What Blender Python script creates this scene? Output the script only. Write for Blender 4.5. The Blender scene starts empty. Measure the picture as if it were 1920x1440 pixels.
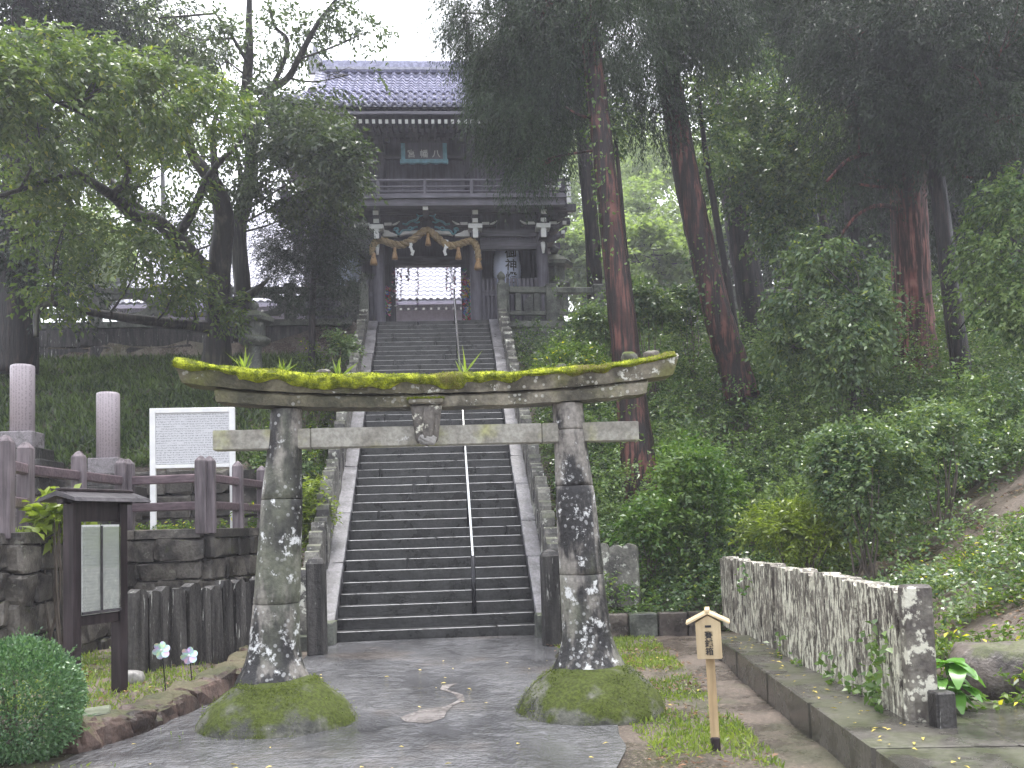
import bpy, math, random
import numpy as np
from mathutils import Vector, Matrix, Euler
random.seed(11)
rng = np.random.default_rng(11)
SC = bpy.context.scene
COL = SC.collection
R = math.radians

# ------------------------------------------------------------------ camera, sky, sun, exposure
F_PX, CAM_H, PY0 = 1800.0, 1.6, 869.0
def _basis(yaw, pitch, roll):
    y, p, r = R(yaw), R(pitch), R(roll)
    fw = np.array([math.sin(y)*math.cos(p), math.cos(y)*math.cos(p), math.sin(p)])
    rt = np.array([math.cos(y), -math.sin(y), 0.0]); up = np.cross(rt, fw)
    return math.cos(r)*rt+math.sin(r)*up, -math.sin(r)*rt+math.cos(r)*up, fw
CR, CU, CF = _basis(4.0917, 3.6824, -1.7186)
CO = np.array([0, 0, CAM_H])
def ray(px, py): return CF+(px-960)/F_PX*CR-(py-PY0)/F_PX*CU
def U(px, py, d): return CO+d*ray(px, py)                 # surveyed point at depth d
def G(px, py, z=0.0):
    q = ray(px, py); return CO+q*(z-CAM_H)/q[2]
def GY(px, py, Y):
    q = ray(px, py); return CO+q*Y/q[1]
cam = bpy.data.cameras.new('camera'); camo = bpy.data.objects.new('camera', cam); COL.objects.link(camo)
cam.sensor_width = 36; cam.lens = 36*F_PX/1920; cam.shift_y = (PY0-720)/1920; cam.clip_end = 500; cam.clip_start = 0.05
m = Matrix.Identity(4)
for i in range(3):
    m[i][0], m[i][1], m[i][2] = CR[i], CU[i], -CF[i]
m.translation = Vector(CO)
camo.matrix_world = m
SC.camera = camo

W = bpy.data.worlds.new('World'); SC.world = W; W.use_nodes = True
wn, wl = W.node_tree.nodes, W.node_tree.links
wn.clear()
sky = wn.new('ShaderNodeTexSky'); sky.sky_type = 'NISHITA'; sky.sun_disc = False
sky.sun_elevation = R(74); sky.sun_rotation = R(14); sky.air_density = 1.0; sky.dust_density = 3.0; sky.ozone_density = 1.0
hs = wn.new('ShaderNodeHueSaturation'); hs.inputs['Saturation'].default_value = 0.22
bg = wn.new('ShaderNodeBackground'); bg.inputs['Strength'].default_value = 0.15
wo = wn.new('ShaderNodeOutputWorld')
wl.new(sky.outputs[0], hs.inputs['Color']); wl.new(hs.outputs[0], bg.inputs[0]); wl.new(bg.outputs[0], wo.inputs[0])
sun = bpy.data.lights.new('sun', 'SUN'); sun.energy = 0.55; sun.angle = R(25); sun.color = (1, .97, .93)
suno = bpy.data.objects.new('sun', sun); COL.objects.link(suno)
suno.rotation_euler = (R(-10), R(8), 0)
SC.view_settings.view_transform = 'Standard'; SC.view_settings.look = 'None'
SC.view_settings.exposure = 2.06; SC.view_settings.gamma = 1.0; SC.view_settings.use_curve_mapping = False
SC.render.engine = 'CYCLES'
cy = SC.cycles
cy.max_bounces = 6; cy.diffuse_bounces = 3; cy.glossy_bounces = 2; cy.transmission_bounces = 4; cy.transparent_max_bounces = 8; cy.volume_bounces = 1
cy.use_denoising = True
try: cy.denoiser = 'OPENIMAGEDENOISE'
except Exception: pass
cy.sample_clamp_indirect = 4.0

# ------------------------------------------------------------------ helpers
WORG = {}
def link(o): COL.objects.link(o); return o
def tag(o, label=None, cat=None, group=None, kind=None):
    if label: o['label'] = label
    if cat: o['category'] = cat
    if group: o['group'] = group
    if kind: o['kind'] = kind
    return o
def thing(name, label, cat, loc=(0, 0, 0), group=None, rz=0.0, kind=None):
    o = bpy.data.objects.new(name, None); link(o); o.empty_display_size = .1
    o.location = Vector(loc); o.rotation_euler = (0, 0, rz)
    WORG[o.name] = np.array(loc, float)
    return tag(o, label, cat, group, kind)
def nz(a):
    return a/np.maximum(np.linalg.norm(a, axis=-1, keepdims=True), 1e-9)
def qnoise(p, f=1.0, s=0.0):
    """cheap smooth noise in about -1..1 of points (n,3)"""
    p = np.asarray(p, float)*f
    v = np.zeros(p.shape[0])
    a = 1.0
    for k in range(4):
        q = p*(1.0, 1.13, .91)+s*7.3+k*3.7
        v += a*np.sin(q[:, 0]*1.7+1.3*np.sin(q[:, 1]*1.3+k)+k)*np.cos(q[:, 1]*1.9+1.1*np.sin(q[:, 2]*1.1))*np.cos(q[:, 2]*1.5+1.2*np.sin(q[:, 0]*.9+2*k))
        p = p*2.03; a *= .55
    return v
def mesh_np(name, V, F):
    """V (n,3), F list of arrays (quads or tris) all same size or list of tuples"""
    me = bpy.data.meshes.new(name)
    V = np.asarray(V, np.float32)
    if isinstance(F, np.ndarray):
        k = F.shape[1]; nf = F.shape[0]
        me.vertices.add(len(V)); me.vertices.foreach_set('co', V.ravel())
        me.loops.add(nf*k); me.loops.foreach_set('vertex_index', F.astype(np.int32).ravel())
        me.polygons.add(nf); me.polygons.foreach_set('loop_start', np.arange(0, nf*k, k, dtype=np.int32))
        me.update(calc_edges=True)
    else:
        me.from_pydata([tuple(v) for v in V], [], F); me.update()
    return me
def put(name, me, mat, parent=None, smooth=False, world=True, label=None, cat=None, group=None, kind=None, loc=None):
    if mat is not None:
        for mm in (mat if isinstance(mat, (list, tuple)) else [mat]): me.materials.append(mm)
    if smooth and len(me.polygons): me.polygons.foreach_set('use_smooth', np.ones(len(me.polygons), bool))
    o = bpy.data.objects.new(name, me); link(o)
    org = np.zeros(3)
    if parent is not None:
        o.parent = parent; org = WORG.get(parent.name, org)
    elif loc is not None:
        org = np.array(loc, float); o.location = Vector(loc)
    if world and np.any(org):
        me.transform(Matrix.Translation(-Vector(org)))
    WORG[o.name] = org if world else np.zeros(3)
    return tag(o, label, cat, group, kind)
class MB:
    def __init__(s): s.v = []; s.f = []; s.mi = []
    def add(s, vs, fs, mi=0):
        o = len(s.v); s.v += [tuple(map(float, v)) for v in vs]; s.f += [tuple(i+o for i in f) for f in fs]; s.mi += [mi]*len(fs); return s
    def box(s, c, size, rot=None, ch=0.0, mi=0, taper=1.0):
        hx, hy, hz = [a/2 for a in size]
        M = rot if isinstance(rot, Matrix) else (Euler(rot).to_matrix() if rot is not None else None)
        def T(v):
            v = Vector(v)
            if M is not None: v = M @ v
            return (v[0]+c[0], v[1]+c[1], v[2]+c[2])
        if ch <= 0:
            vs = [(sx*hx*(taper if sz > 0 else 1), sy*hy*(taper if sz > 0 else 1), sz*hz) for sz in (-1, 1) for sy in (-1, 1) for sx in (-1, 1)]
            fs = [(0, 2, 3, 1), (4, 5, 7, 6), (0, 1, 5, 4), (2, 6, 7, 3), (0, 4, 6, 2), (1, 3, 7, 5)]
            return s.add([T(v) for v in vs], fs, mi)
        vs, fs = cham(hx, hy, hz, ch)
        return s.add([T(v) for v in vs], fs, mi)
    def tube(s, pts, rads, n=8, mi=0, wob=0.0, cap=True, ribs=0, ribamp=0.0, seed=0):
        pts = [Vector(p) for p in pts]; rings = []
        up = Vector((0.13, .97, .2))
        for i, p in enumerate(pts):
            t = (pts[min(i+1, len(pts)-1)]-pts[max(i-1, 0)])
            if t.length < 1e-9: t = Vector((0, 0, 1))
            t.normalize()
            a = t.cross(up)
            if a.length < .05: a = t.cross(Vector((1, 0, 0)))
            a.normalize(); b = t.cross(a).normalized(); up = -b if b.dot(up) < 0 else b
            b = up; a = b.cross(t).normalized()
            r = rads[i] if hasattr(rads, '__len__') else rads
            ring = []
            for k in range(n):
                an = 2*math.pi*k/n
                rr = r
                if wob: rr *= 1+wob*math.sin(3.1*i*.7+k*2.3+seed)*math.cos(k*1.7+i*.31+seed*2)
                if ribs: rr *= 1+ribamp*(math.sin(ribs*an+seed+.25*math.sin(i*.5))+.6*math.sin((ribs*2+1)*an+i*.13+seed))
                ring.append(p+a*math.cos(an)*rr+b*math.sin(an)*rr)
            rings.append(ring)
        vs = [v for r in rings for v in r]; fs = []
        for i in range(len(pts)-1):
            for k in range(n):
                k2 = (k+1) % n
                fs.append((i*n+k, i*n+k2, (i+1)*n+k2, (i+1)*n+k))
        if cap: fs += [tuple(range(n))[::-1], tuple((len(pts)-1)*n+k for k in range(n))]
        return s.add(vs, fs, mi)
    def lathe(s, prof, c, n=24, mi=0, wob=0.0, sq=0.0, ax=(0, 0), ph=0.0):
        """prof [(r,z)...]; ax = shift of axis (dx,dy) per unit z"""
        vs = []; fs = []
        z0 = prof[0][1]
        for j, (r, z) in enumerate(prof):
            for k in range(n):
                a = 2*math.pi*k/n+ph
                rr = r*(1+wob*(math.sin(3*a+z*5)+.7*math.sin(7*a+z*11+1)+.6*math.cos(5*a-z*23)))
                if sq: rr *= 1+sq*(math.cos(4*a))
                vs.append((c[0]+rr*math.cos(a)+ax[0]*(z-z0), c[1]+rr*math.sin(a)+ax[1]*(z-z0), c[2]+z))
        m_ = len(prof)
        for j in range(m_-1):
            for k in range(n):
                k2 = (k+1) % n
                fs.append((j*n+k, j*n+k2, (j+1)*n+k2, (j+1)*n+k))
        fs += [tuple(range(n))[::-1], tuple((m_-1)*n+k for k in range(n))]
        return s.add(vs, fs, mi)
    def prism(s, poly, y0, y1, mi=0, M=None, c=(0, 0, 0)):
        """poly in x,z extruded along y"""
        n = len(poly)
        vs = [(x, y0, z) for x, z in poly]+[(x, y1, z) for x, z in poly]
        if M is not None: vs = [tuple(M @ Vector(v)) for v in vs]
        vs = [(v[0]+c[0], v[1]+c[1], v[2]+c[2]) for v in vs]
        fs = [tuple(range(n)), tuple(range(2*n-1, n-1, -1))]+[(i, i+n, (i+1) % n+n, (i+1) % n) for i in range(n)]
        return s.add(vs, fs, mi)
    def mesh(s, name):
        me = bpy.data.meshes.new(name); me.from_pydata(s.v, [], s.f)
        if any(s.mi): me.polygons.foreach_set('material_index', s.mi)
        me.update(); return me
    def build(s, name, mat, parent=None, **k): return put(name, s.mesh(name), mat, parent, **k)
def cham(hx, hy, hz, c, jit=0.0):
    vs = []; idx = {}
    for sx in (-1, 1):
        for sy in (-1, 1):
            for sz in (-1, 1):
                for ax in range(3):
                    v = [sx*(hx-(0 if ax == 0 else c)), sy*(hy-(0 if ax == 1 else c)), sz*(hz-(0 if ax == 2 else c))]
                    idx[(sx, sy, sz, ax)] = len(vs); vs.append(v)
    if jit:
        for v in vs:
            for k in range(3): v[k] += random.uniform(-jit, jit)
    fs = []
    for ax in range(3):
        o = [k for k in range(3) if k != ax]
        for sg in (-1, 1):
            q = []
            for a, b in ((-1, -1), (1, -1), (1, 1), (-1, 1)):
                t = [0, 0, 0]; t[ax] = sg; t[o[0]] = a; t[o[1]] = b
                q.append(idx[(t[0], t[1], t[2], ax)])
            fs.append(tuple(q))
    for ax in range(3):
        o = [k for k in range(3) if k != ax]
        for a in (-1, 1):
            for b in (-1, 1):
                t1 = [0, 0, 0]; t1[o[0]] = a; t1[o[1]] = b
                p = []
                for s_, w in ((-1, o[0]), (1, o[0]), (1, o[1]), (-1, o[1])):
                    t = list(t1); t[ax] = s_; p.append(idx[(t[0], t[1], t[2], w)])
                fs.append(tuple(p))
    for sx in (-1, 1):
        for sy in (-1, 1):
            for sz in (-1, 1):
                fs.append(tuple(idx[(sx, sy, sz, a)] for a in range(3)))
    # consistent outward winding
    out = []
    for f in fs:
        a, b, c_ = [Vector(vs[i]) for i in f[:3]]
        nrm = (b-a).cross(c_-a); cen = sum((Vector(vs[i]) for i in f), Vector())/len(f)
        out.append(f if nrm.dot(cen) > 0 else f[::-1])
    return vs, out
LIB = {}
def blk(name, parent, loc, size, mat, rot=(0, 0, 0), c=.07, jit=.035, var=None, label=None):
    """one stone / plank: an object sharing its mesh with alike ones; loc in world (parent unrotated) """
    k = (mat.name, random.randrange(5) if var is None else var, c, jit)
    if k not in LIB:
        vs, fs = cham(.5, .5, .5, c, jit)
        me = bpy.data.meshes.new(name); me.from_pydata(vs, [], fs); me.update(); me.materials.append(mat); LIB[k] = me
    o = bpy.data.objects.new(name, LIB[k]); link(o)
    o.parent = parent
    o.location = Vector(np.array(loc, float)-WORG.get(parent.name, np.zeros(3)) if parent is not None else loc)
    o.scale = size; o.rotation_euler = rot
    if label: o['label'] = label
    WORG[o.name] = np.array(loc, float)
    return o
def inst(name, me, parent, loc, rot=(0, 0, 0), scale=(1, 1, 1), label=None, cat=None, group=None):
    o = bpy.data.objects.new(name, me); link(o)
    if parent is not None:
        o.parent = parent; o.location = Vector(np.array(loc, float)-WORG.get(parent.name, np.zeros(3)))
    else: o.location = Vector(loc)
    o.rotation_euler = rot; o.scale = scale; WORG[o.name] = np.array(loc, float)
    return tag(o, label, cat, group)

# ------------------------------------------------------------------ materials
KA = 1.9   # base colours below are for damp surfaces; this lifts them to their measured range
def ka(*cs): return [None if c is None else tuple(min(.82, x*KA) for x in c) for c in cs]
class NT:
    def __init__(s, name):
        s.m = bpy.data.materials.new(name); s.m.use_nodes = True
        s.t = s.m.node_tree; s.t.nodes.clear()
        s.out = s.t.nodes.new('ShaderNodeOutputMaterial')
    def n(s, typ, ins=None, **pr):
        nd = s.t.nodes.new('ShaderNode'+typ)
        for k, v in pr.items(): setattr(nd, k, v)
        for k, v in (ins or {}).items():
            sock = nd.inputs[k]
            if isinstance(v, bpy.types.NodeSocket): s.t.links.new(v, sock)
            else: sock.default_value = (tuple(v)+(1,) if isinstance(v, (tuple, list)) and len(v) == 3 and sock.type == 'RGBA' else v)
        return nd
    def noise(s, vec, scale, detail=5, rough=.55): return s.n('TexNoise', {'Vector': vec, 'Scale': scale, 'Detail': detail, 'Roughness': rough}).outputs['Fac']
    def ramp(s, f, a, b):   # smooth 0..1 between a and b
        return s.n('MapRange', {'Value': f, 'From Min': a, 'From Max': b}, interpolation_type='SMOOTHSTEP').outputs[0]
    def mix(s, f, a, b, mode='MIX'):
        nd = s.n('Mix', None, data_type='RGBA', blend_type=mode)
        for sock, v in ((nd.inputs[0], f), (nd.inputs[6], a), (nd.inputs[7], b)):
            if isinstance(v, bpy.types.NodeSocket): s.t.links.new(v, sock)
            else: sock.default_value = (tuple(v)+(1,)) if isinstance(v, (tuple, list)) and len(v) == 3 else v
        return nd.outputs[2]
    def math(s, op, a, b=0.0, clamp=False):
        return s.n('Math', {0: a, 1: b}, operation=op, use_clamp=clamp).outputs[0]
    def pos(s, scale=(1, 1, 1), obj=False):
        v = s.n('TexCoord').outputs['Object'] if obj else s.n('NewGeometry').outputs['Position']
        return s.n('Mapping', {'Vector': v, 'Scale': scale}).outputs[0]
    def bsdf(s, col, rough=.5, bump=None, bstr=.4, bdist=.02, spec=.5, metal=0.0, **k):
        ins = {'Base Color': col, 'Roughness': rough, 'Metallic': metal, 'Specular IOR Level': spec}
        if bump is not None: ins['Normal'] = s.n('Bump', {'Height': bump, 'Strength': bstr, 'Distance': bdist}).outputs[0]
        ins.update(k)
        b = s.n('BsdfPrincipled', ins); s.t.links.new(b.outputs[0], s.out.inputs[0]); return b
def flat(name, col, rough=.5, metal=0.0, var=.15, sc=6.0, spec=.5, emit=0):
    col, = ka(col); t = NT(name); p = t.pos()
    c = t.mix(t.ramp(t.noise(p, sc), .3, .7), tuple(x*(1-var) for x in col), tuple(min(1, x*(1+var)) for x in col))
    k = {}
    if emit: k = {'Emission Color': (*col, 1), 'Emission Strength': emit}
    t.bsdf(c, rough, t.noise(p, sc*6), .15, .01, spec, metal, **k); return t.m
def stone(name, base, dark, light=None, lich=.5, thr=.56, moss=0.0, rough=(.3, .65), sc=1.0, streak=0.0, bump=.6, rnd=.25, mossc=(.055, .075, .012), spots=0.0, dk=(.38, .62), green=None, mlow=.35, sideM=0.0, edge_glint=None):
    base, dark, light, mossc, green, edge_glint = ka(base, dark, light, mossc, green, edge_glint); t = NT(name)
    p = t.pos((sc, sc, sc*(.1 if streak > .9 else .33 if streak > .5 else .4 if streak > .3 else 1)))
    pi = t.pos((sc, sc, sc))
    n1 = t.noise(p, 3.0 if streak < .5 else 11, 7, .62)
    n2 = t.noise(pi, 26, 6, .6)
    c = t.mix(t.ramp(n1, *dk), dark, base)
    big = t.noise(pi, .9, 3)
    if green: c = t.mix(t.math('MULTIPLY', t.ramp(t.noise(p, 1.7, 5), .5, .68), .8), c, green)
    c = t.mix(t.ramp(n2, .3, .7), t.mix(1.0, c, (.62, .62, .62), 'MULTIPLY'), c)
    if light:
        n3 = t.noise(p if streak > .5 else pi, 7.5 if streak < .5 else 20, 9, .72)
        msk = t.math('MULTIPLY', t.ramp(t.math('ADD', n3, t.math('MULTIPLY', t.math('SUBTRACT', big, .5), .25)), thr, thr+.06), lich)
        c = t.mix(msk, c, light)
        if spots:
            v = t.n('TexVoronoi', {'Vector': pi, 'Scale': 17.0}).outputs['Distance']
            c = t.mix(t.math('MULTIPLY', t.math('MULTIPLY', t.ramp(v, .3, .22), t.ramp(t.noise(pi, 2.2), .46, .56)), spots), c, tuple(min(1, x*1.15) for x in light))
    if rnd:
        oi = t.n('ObjectInfo').outputs['Random']
        k = t.n('MapRange', {'Value': oi, 'To Min': 1-rnd, 'To Max': 1+rnd}).outputs[0]
        cb = t.n('CombineColor', {0: k, 1: k, 2: k}).outputs[0]
        c = t.mix(1.0, c, cb, 'MULTIPLY')
    rg = t.n('MapRange', {'Value': n1, 'From Min': .3, 'From Max': .7, 'To Min': rough[0], 'To Max': rough[1]}).outputs[0]
    if edge_glint:  # sky glint of wet step nosings, painted as paler colour on the front chamfers
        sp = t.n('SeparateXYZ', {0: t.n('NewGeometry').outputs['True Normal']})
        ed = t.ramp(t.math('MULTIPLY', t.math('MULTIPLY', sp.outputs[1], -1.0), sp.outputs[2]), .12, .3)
        c = t.mix(t.math('MULTIPLY', ed, t.ramp(t.noise(pi, 5, 4), .25, .5)), c, edge_glint)
    if moss:
        nzv = t.n('SeparateXYZ', {0: t.n('NewGeometry').outputs['Normal']}).outputs[2]
        mm = t.math('ADD', t.math('MULTIPLY', nzv, 1-sideM), t.math('MULTIPLY', t.math('SUBTRACT', t.noise(pi, 3.1, 6), .5), 2.2))
        mk = t.math('MULTIPLY', t.ramp(mm, mlow, mlow+.3), moss)
        mc = t.mix(t.ramp(t.noise(pi, 40, 3), .3, .7), tuple(x*.5 for x in mossc), mossc)
        c = t.mix(mk, c, mc); rg = t.mix(mk, rg, (.85, .85, .85))
    hgt = t.math('ADD', t.math('MULTIPLY', n1, .5), t.math('MULTIPLY', n2, .6))
    t.bsdf(c, rg, hgt, bump, .025, .36); return t.m
def wood(name, base, dark, rough=(.35, .6), sc=1.0, axis=2, bump=.3, rnd=.12):
    base, dark = ka(base, dark); t = NT(name)
    s = [1.0*sc]*3; s[axis] = .07*sc
    p = t.pos(tuple(s)); n1 = t.noise(p, 22, 6, .6); n2 = t.noise(t.pos(), 2.5, 4)
    c = t.mix(t.ramp(n1, .3, .7), dark, base); c = t.mix(t.ramp(n2, .3, .7), t.mix(1.0, c, (.7, .7, .72), 'MULTIPLY'), c)
    if rnd:
        k = t.n('MapRange', {'Value': t.n('ObjectInfo').outputs['Random'], 'To Min': 1-rnd, 'To Max': 1+rnd}).outputs[0]
        c = t.mix(1.0, c, t.n('CombineColor', {0: k, 1: k, 2: k}).outputs[0], 'MULTIPLY')
    rg = t.n('MapRange', {'Value': n2, 'To Min': rough[0], 'To Max': rough[1]}).outputs[0]
    t.bsdf(c, rg, n1, bump, .015, .25); return t.m
def leafm(name, c1, c2, rough=.33, trans=.3, c3=None, spec=.5):
    c1, c2, c3 = ka(c1, c2, c3); t = NT(name)
    rnd = t.n('NewGeometry').outputs['Random Per Island']
    big = t.noise(t.pos(), .8, 2)
    c = t.mix(t.math('ADD', t.math('MULTIPLY', rnd, .75), t.math('MULTIPLY', t.math('SUBTRACT', big, .5), 1.2), True), c1, c2)
    if c3: c = t.mix(t.ramp(rnd, .965, .97), c, c3)
    b = t.bsdf(c, rough, spec=spec)
    tr = t.n('BsdfTranslucent', {'Color': t.mix(1.0, c, (1.5, 1.6, .7), 'MULTIPLY')})
    mx = t.n('MixShader', {0: trans}); t.t.links.new(b.outputs[0], mx.inputs[1]); t.t.links.new(tr.outputs[0], mx.inputs[2])
    t.t.links.new(mx.outputs[0], t.out.inputs[0]); return t.m
def printed(name, paper, ink, rows, cols, dens=.5, horizontal=True, rough=.5, axis=(0, 2), margin=None):
    """paper with faint lines of small illegible print; object coordinates"""
    paper, ink = ka(paper, ink); t = NT(name)
    sx = t.n('SeparateXYZ', {0: t.n('TexCoord').outputs['Object']})
    a, b = (sx.outputs[axis[0]], sx.outputs[axis[1]])
    if not horizontal: a, b = b, a
    rb = t.math('MULTIPLY', b, rows); fr = t.math('FRACT', rb); fl = t.math('FLOOR', rb)
    v = t.n('CombineXYZ', {0: t.math('MULTIPLY', a, cols), 1: fl, 2: t.math('MULTIPLY', fr, 1.6)}).outputs[0]
    n1 = t.noise(v, 1.0, 3, .8)
    n2 = t.noise(t.n('CombineXYZ', {0: t.math('MULTIPLY', a, 2.2), 1: fl, 2: 0.0}).outputs[0], 1.0, 2)
    msk = t.math('MULTIPLY', t.math('MULTIPLY', t.ramp(n1, .47, .55), t.ramp(fr, .22, .3)), t.math('MULTIPLY', t.ramp(fr, .86, .78), t.ramp(n2, .35, .45)))
    c = t.mix(t.math('MULTIPLY', msk, dens), paper, ink)
    t.bsdf(c, rough); return t.m

M = {}
M['step'] = stone('step_stone', (.032, .032, .032), (.018, .018, .018), (.08, .08, .075), .3, .66, rough=(.2, .45), bump=.3, rnd=.1, edge_glint=(.2, .2, .205))
M['stringer'] = stone('stringer_stone', (.135, .132, .142), (.07, .068, .073), (.21, .21, .215), .4, .6, rough=(.25, .5), bump=.4, rnd=.12)
M['picket'] = stone('picket_stone', (.13, .125, .11), (.035, .033, .032), (.38, .38, .34), .7, .56, moss=.25, rough=(.3, .6), rnd=.3)
M['torii'] = stone('torii_stone', (.18, .165, .15), (.018, .017, .018), (.5, .5, .45), .85, .57, spots=.3, streak=.4, rough=(.3, .6), bump=.8, rnd=.0, dk=(.46, .58), green=(.115, .12, .088))
M['torii_top'] = stone('torii_lintel_stone', (.15, .135, .105), (.04, .036, .026), (.45, .45, .4), .75, .6, spots=.3, rough=(.35, .7), bump=.6, rnd=.1, green=(.1, .1, .03))
M['torii_moss'] = stone('torii_lintel_mossy_stone', (.1, .09, .06), (.035, .033, .02), (.5, .5, .45), .6, .64, spots=.2, rough=(.4, .8), bump=1.0, rnd=.1, green=(.07, .075, .015))
M['nuki'] = stone('torii_tie_stone', (.23, .22, .195), (.15, .14, .12), (.5, .5, .45), .6, .66, rough=(.35, .6), bump=.25, rnd=.1, green=(.27, .27, .09))
M['rough_dark'] = stone('plaque_stone', (.1, .09, .08), (.025, .022, .022), (.5, .42, .36), .8, .62, rough=(.3, .6), bump=1.0, rnd=0)
M['mound'] = stone('mound_stone', (.1, .1, .08), (.03, .03, .026), (.3, .3, .27), .5, .64, moss=1.0, sideM=.5, mlow=.02, mossc=(.045, .058, .009), bump=1.0, rnd=0)
M['wallstone'] = stone('retaining_stone', (.075, .068, .06), (.02, .018, .017), (.14, .14, .12), .5, .6, moss=.9, sideM=.75, mlow=.28, mossc=(.04, .046, .013), rough=(.25, .6), bump=1.1, rnd=.4)
M['wallcore'] = stone('wall_joint_earth', (.025, .022, .02), (.012, .011, .01), rnd=0)
M['upperstone'] = stone('upper_wall_stone', (.1, .105, .095), (.04, .042, .04), (.2, .2, .185), .5, .58, moss=.4, mlow=.3, bump=.9, rnd=.25)
M['slabdark'] = stone('row_slab_stone', (.045, .042, .04), (.012, .011, .011), (.3, .3, .28), .8, .6, streak=1, rough=(.25, .55), bump=.9, rnd=.3)
M['slabpale'] = stone('lichen_slab_stone', (.17, .155, .13), (.04, .033, .03), (.42, .41, .34), .8, .5, streak=.6, rough=(.4, .7), bump=1.2, rnd=.1, spots=.25, sc=1.0)
M['slabend'] = stone('slab_end_stone', (.14, .13, .11), (.06, .052, .048), (.4, .39, .33), .85, .52, spots=.6, rough=(.35, .65), bump=.8, rnd=0)
M['ledge'] = stone('ledge_stone', (.065, .06, .054), (.03, .028, .025), (.14, .14, .11), .4, .66, moss=.25, mlow=.9, rough=(.1, .4), bump=.35, rnd=.1, sc=.8)
M['balu'] = stone('balustrade_stone', (.11, .115, .1), (.045, .048, .043), (.24, .24, .22), .4, .62, moss=.35, mlow=.5, bump=.6, rnd=.12)
M['granite'] = stone('polished_granite', (.16, .145, .155), (.11, .1, .105), (.22, .2, .21), .4, .55, rough=(.2, .4), bump=.1, rnd=.05, sc=2)
M['boulder'] = stone('boulder_stone', (.1, .085, .075), (.03, .025, .023), (.24, .23, .21), .4, .62, moss=.5, mlow=.75, bump=1.0, rnd=.2, rough=(.2, .5))
M['kerbrock'] = stone('kerb_rock', (.09, .062, .052), (.025, .018, .016), (.2, .17, .14), .4, .62, moss=.55, mlow=.62, mossc=(.045, .055, .015), bump=1.2, rnd=.25, rough=(.25, .55))
M['paleboulder'] = stone('pale_rock', (.24, .23, .22), (.11, .105, .1), None, rough=(.3, .5), bump=.6, rnd=0)
M['pinkstone'] = stone('pink_rock', (.2, .12, .1), (.14, .08, .065), None, rough=(.3, .5), bump=.4, rnd=0)
M['gatewood'] = wood('gate_timber', (.1, .094, .112), (.06, .056, .067))
M['gatewoodx'] = wood('gate_beam_timber', (.12, .113, .134), (.07, .066, .078), axis=0)
M['gatedark'] = wood('gate_panel_boards', (.095, .088, .112), (.06, .056, .07))
M['white'] = flat('white_paint', (.74, .74, .77), .5, var=.06)
M['tealpaint'] = flat('teal_paint', (.1, .21, .26), .5, var=.25)
M['tile'] = stone('roof_tile_clay', (.26, .26, .345), (.17, .17, .235), None, rough=(.16, .34), bump=.1, rnd=.14, sc=3)
M['halltile'] = stone('hall_tile_clay', (.3, .3, .35), (.2, .2, .245), None, rough=(.2, .4), bump=.1, rnd=.05, sc=3)
M['hallwall'] = flat('hall_wall_boards', (.17, .155, .2), .6)
M['rope'] = wood('rice_straw_rope', (.3, .225, .13), (.14, .1, .055), sc=3, axis=0, bump=.8)
M['straw'] = wood('rice_straw_tassel', (.34, .21, .11), (.19, .12, .055), sc=3, bump=.8)
M['paper'] = flat('washi_paper', (.8, .8, .83), .7, var=.05)
M['ink'] = flat('black_ink', (.008, .008, .01), .5, var=.1)
M['fencebrown'] = wood('fence_imitation_timber', (.125, .105, .113), (.055, .046, .05), rough=(.3, .5), bump=.7, rnd=.15)
M['fencerail'] = wood('fence_rail_timber', (.1, .072, .08), (.045, .033, .037), rough=(.3, .5), bump=.5, rnd=.15, axis=0)
M['boardwood'] = wood('notice_board_timber', (.03, .022, .024), (.012, .009, .01), rough=(.2, .45), bump=.3)
M['boardcap'] = wood('notice_roof_board', (.06, .056, .06), (.03, .028, .03), rough=(.2, .4), axis=0)
M['notice'] = printed('notice_paper', (.43, .44, .43), (.25, .25, .25), 34, 60, .5)
M['sign'] = printed('sign_print', (.33, .33, .345), (.1, .1, .11), 26, 45, .85)
M['monument'] = printed('monument_engraving', (.27, .235, .255), (.15, .13, .14), 22, 30, .8, horizontal=False, rough=.3)
M['hinoki'] = wood('fresh_cypress', (.43, .345, .215), (.37, .285, .17), rough=(.45, .6), bump=.15, rnd=.05)
M['post'] = wood('weathered_post', (.37, .28, .165), (.24, .17, .095), rough=(.45, .6), bump=.3, rnd=0)
M['blackmetal'] = flat('black_handrail_metal', (.012, .012, .014), .25, .3, var=.2)
M['steel'] = flat('wet_steel', (.55, .55, .58), .22, .9, var=.1)
M['moss'] = None
t = NT('moss_cushion'); p = t.pos()
cc = t.mix(t.ramp(t.noise(p, 14, 5), .35, .65), (0.114, 0.133, 0.019), (0.437, 0.475, 0.034))
cc = t.mix(t.ramp(t.noise(p, 2.3, 4), .52, .66), cc, (0.133, 0.114, 0.034))
t.bsdf(cc, .9, t.noise(p, 70, 4), 1.0, .02, .2); M['moss'] = t.m
M['mossblade'] = leafm('moss_blades', (.02, .032, .005), (.1, .125, .013), .8, .2)
M['topmoss'] = leafm('top_moss_blades', (.055, .072, .008), (.21, .235, .02), .8, .3)
M['grass'] = leafm('grass_blades', (.06, .095, .018), (.2, .24, .055), .4, .35)
M['weed'] = leafm('weed_leaves', (.03, .06, .012), (.12, .17, .03), .25, .35, (.4, .36, .04))
M['slopegrass'] = leafm('slope_grass_blades', (.014, .026, .01), (.085, .12, .04), .3, .3)
M['cherry'] = leafm('cherry_leaves', (.035, .06, .02), (.1, .132, .042), .25, .33, (.16, .17, .03))
M['cherrydark'] = leafm('dull_tree_leaves', (.02, .033, .018), (.075, .1, .045), .22, .3)
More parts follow.
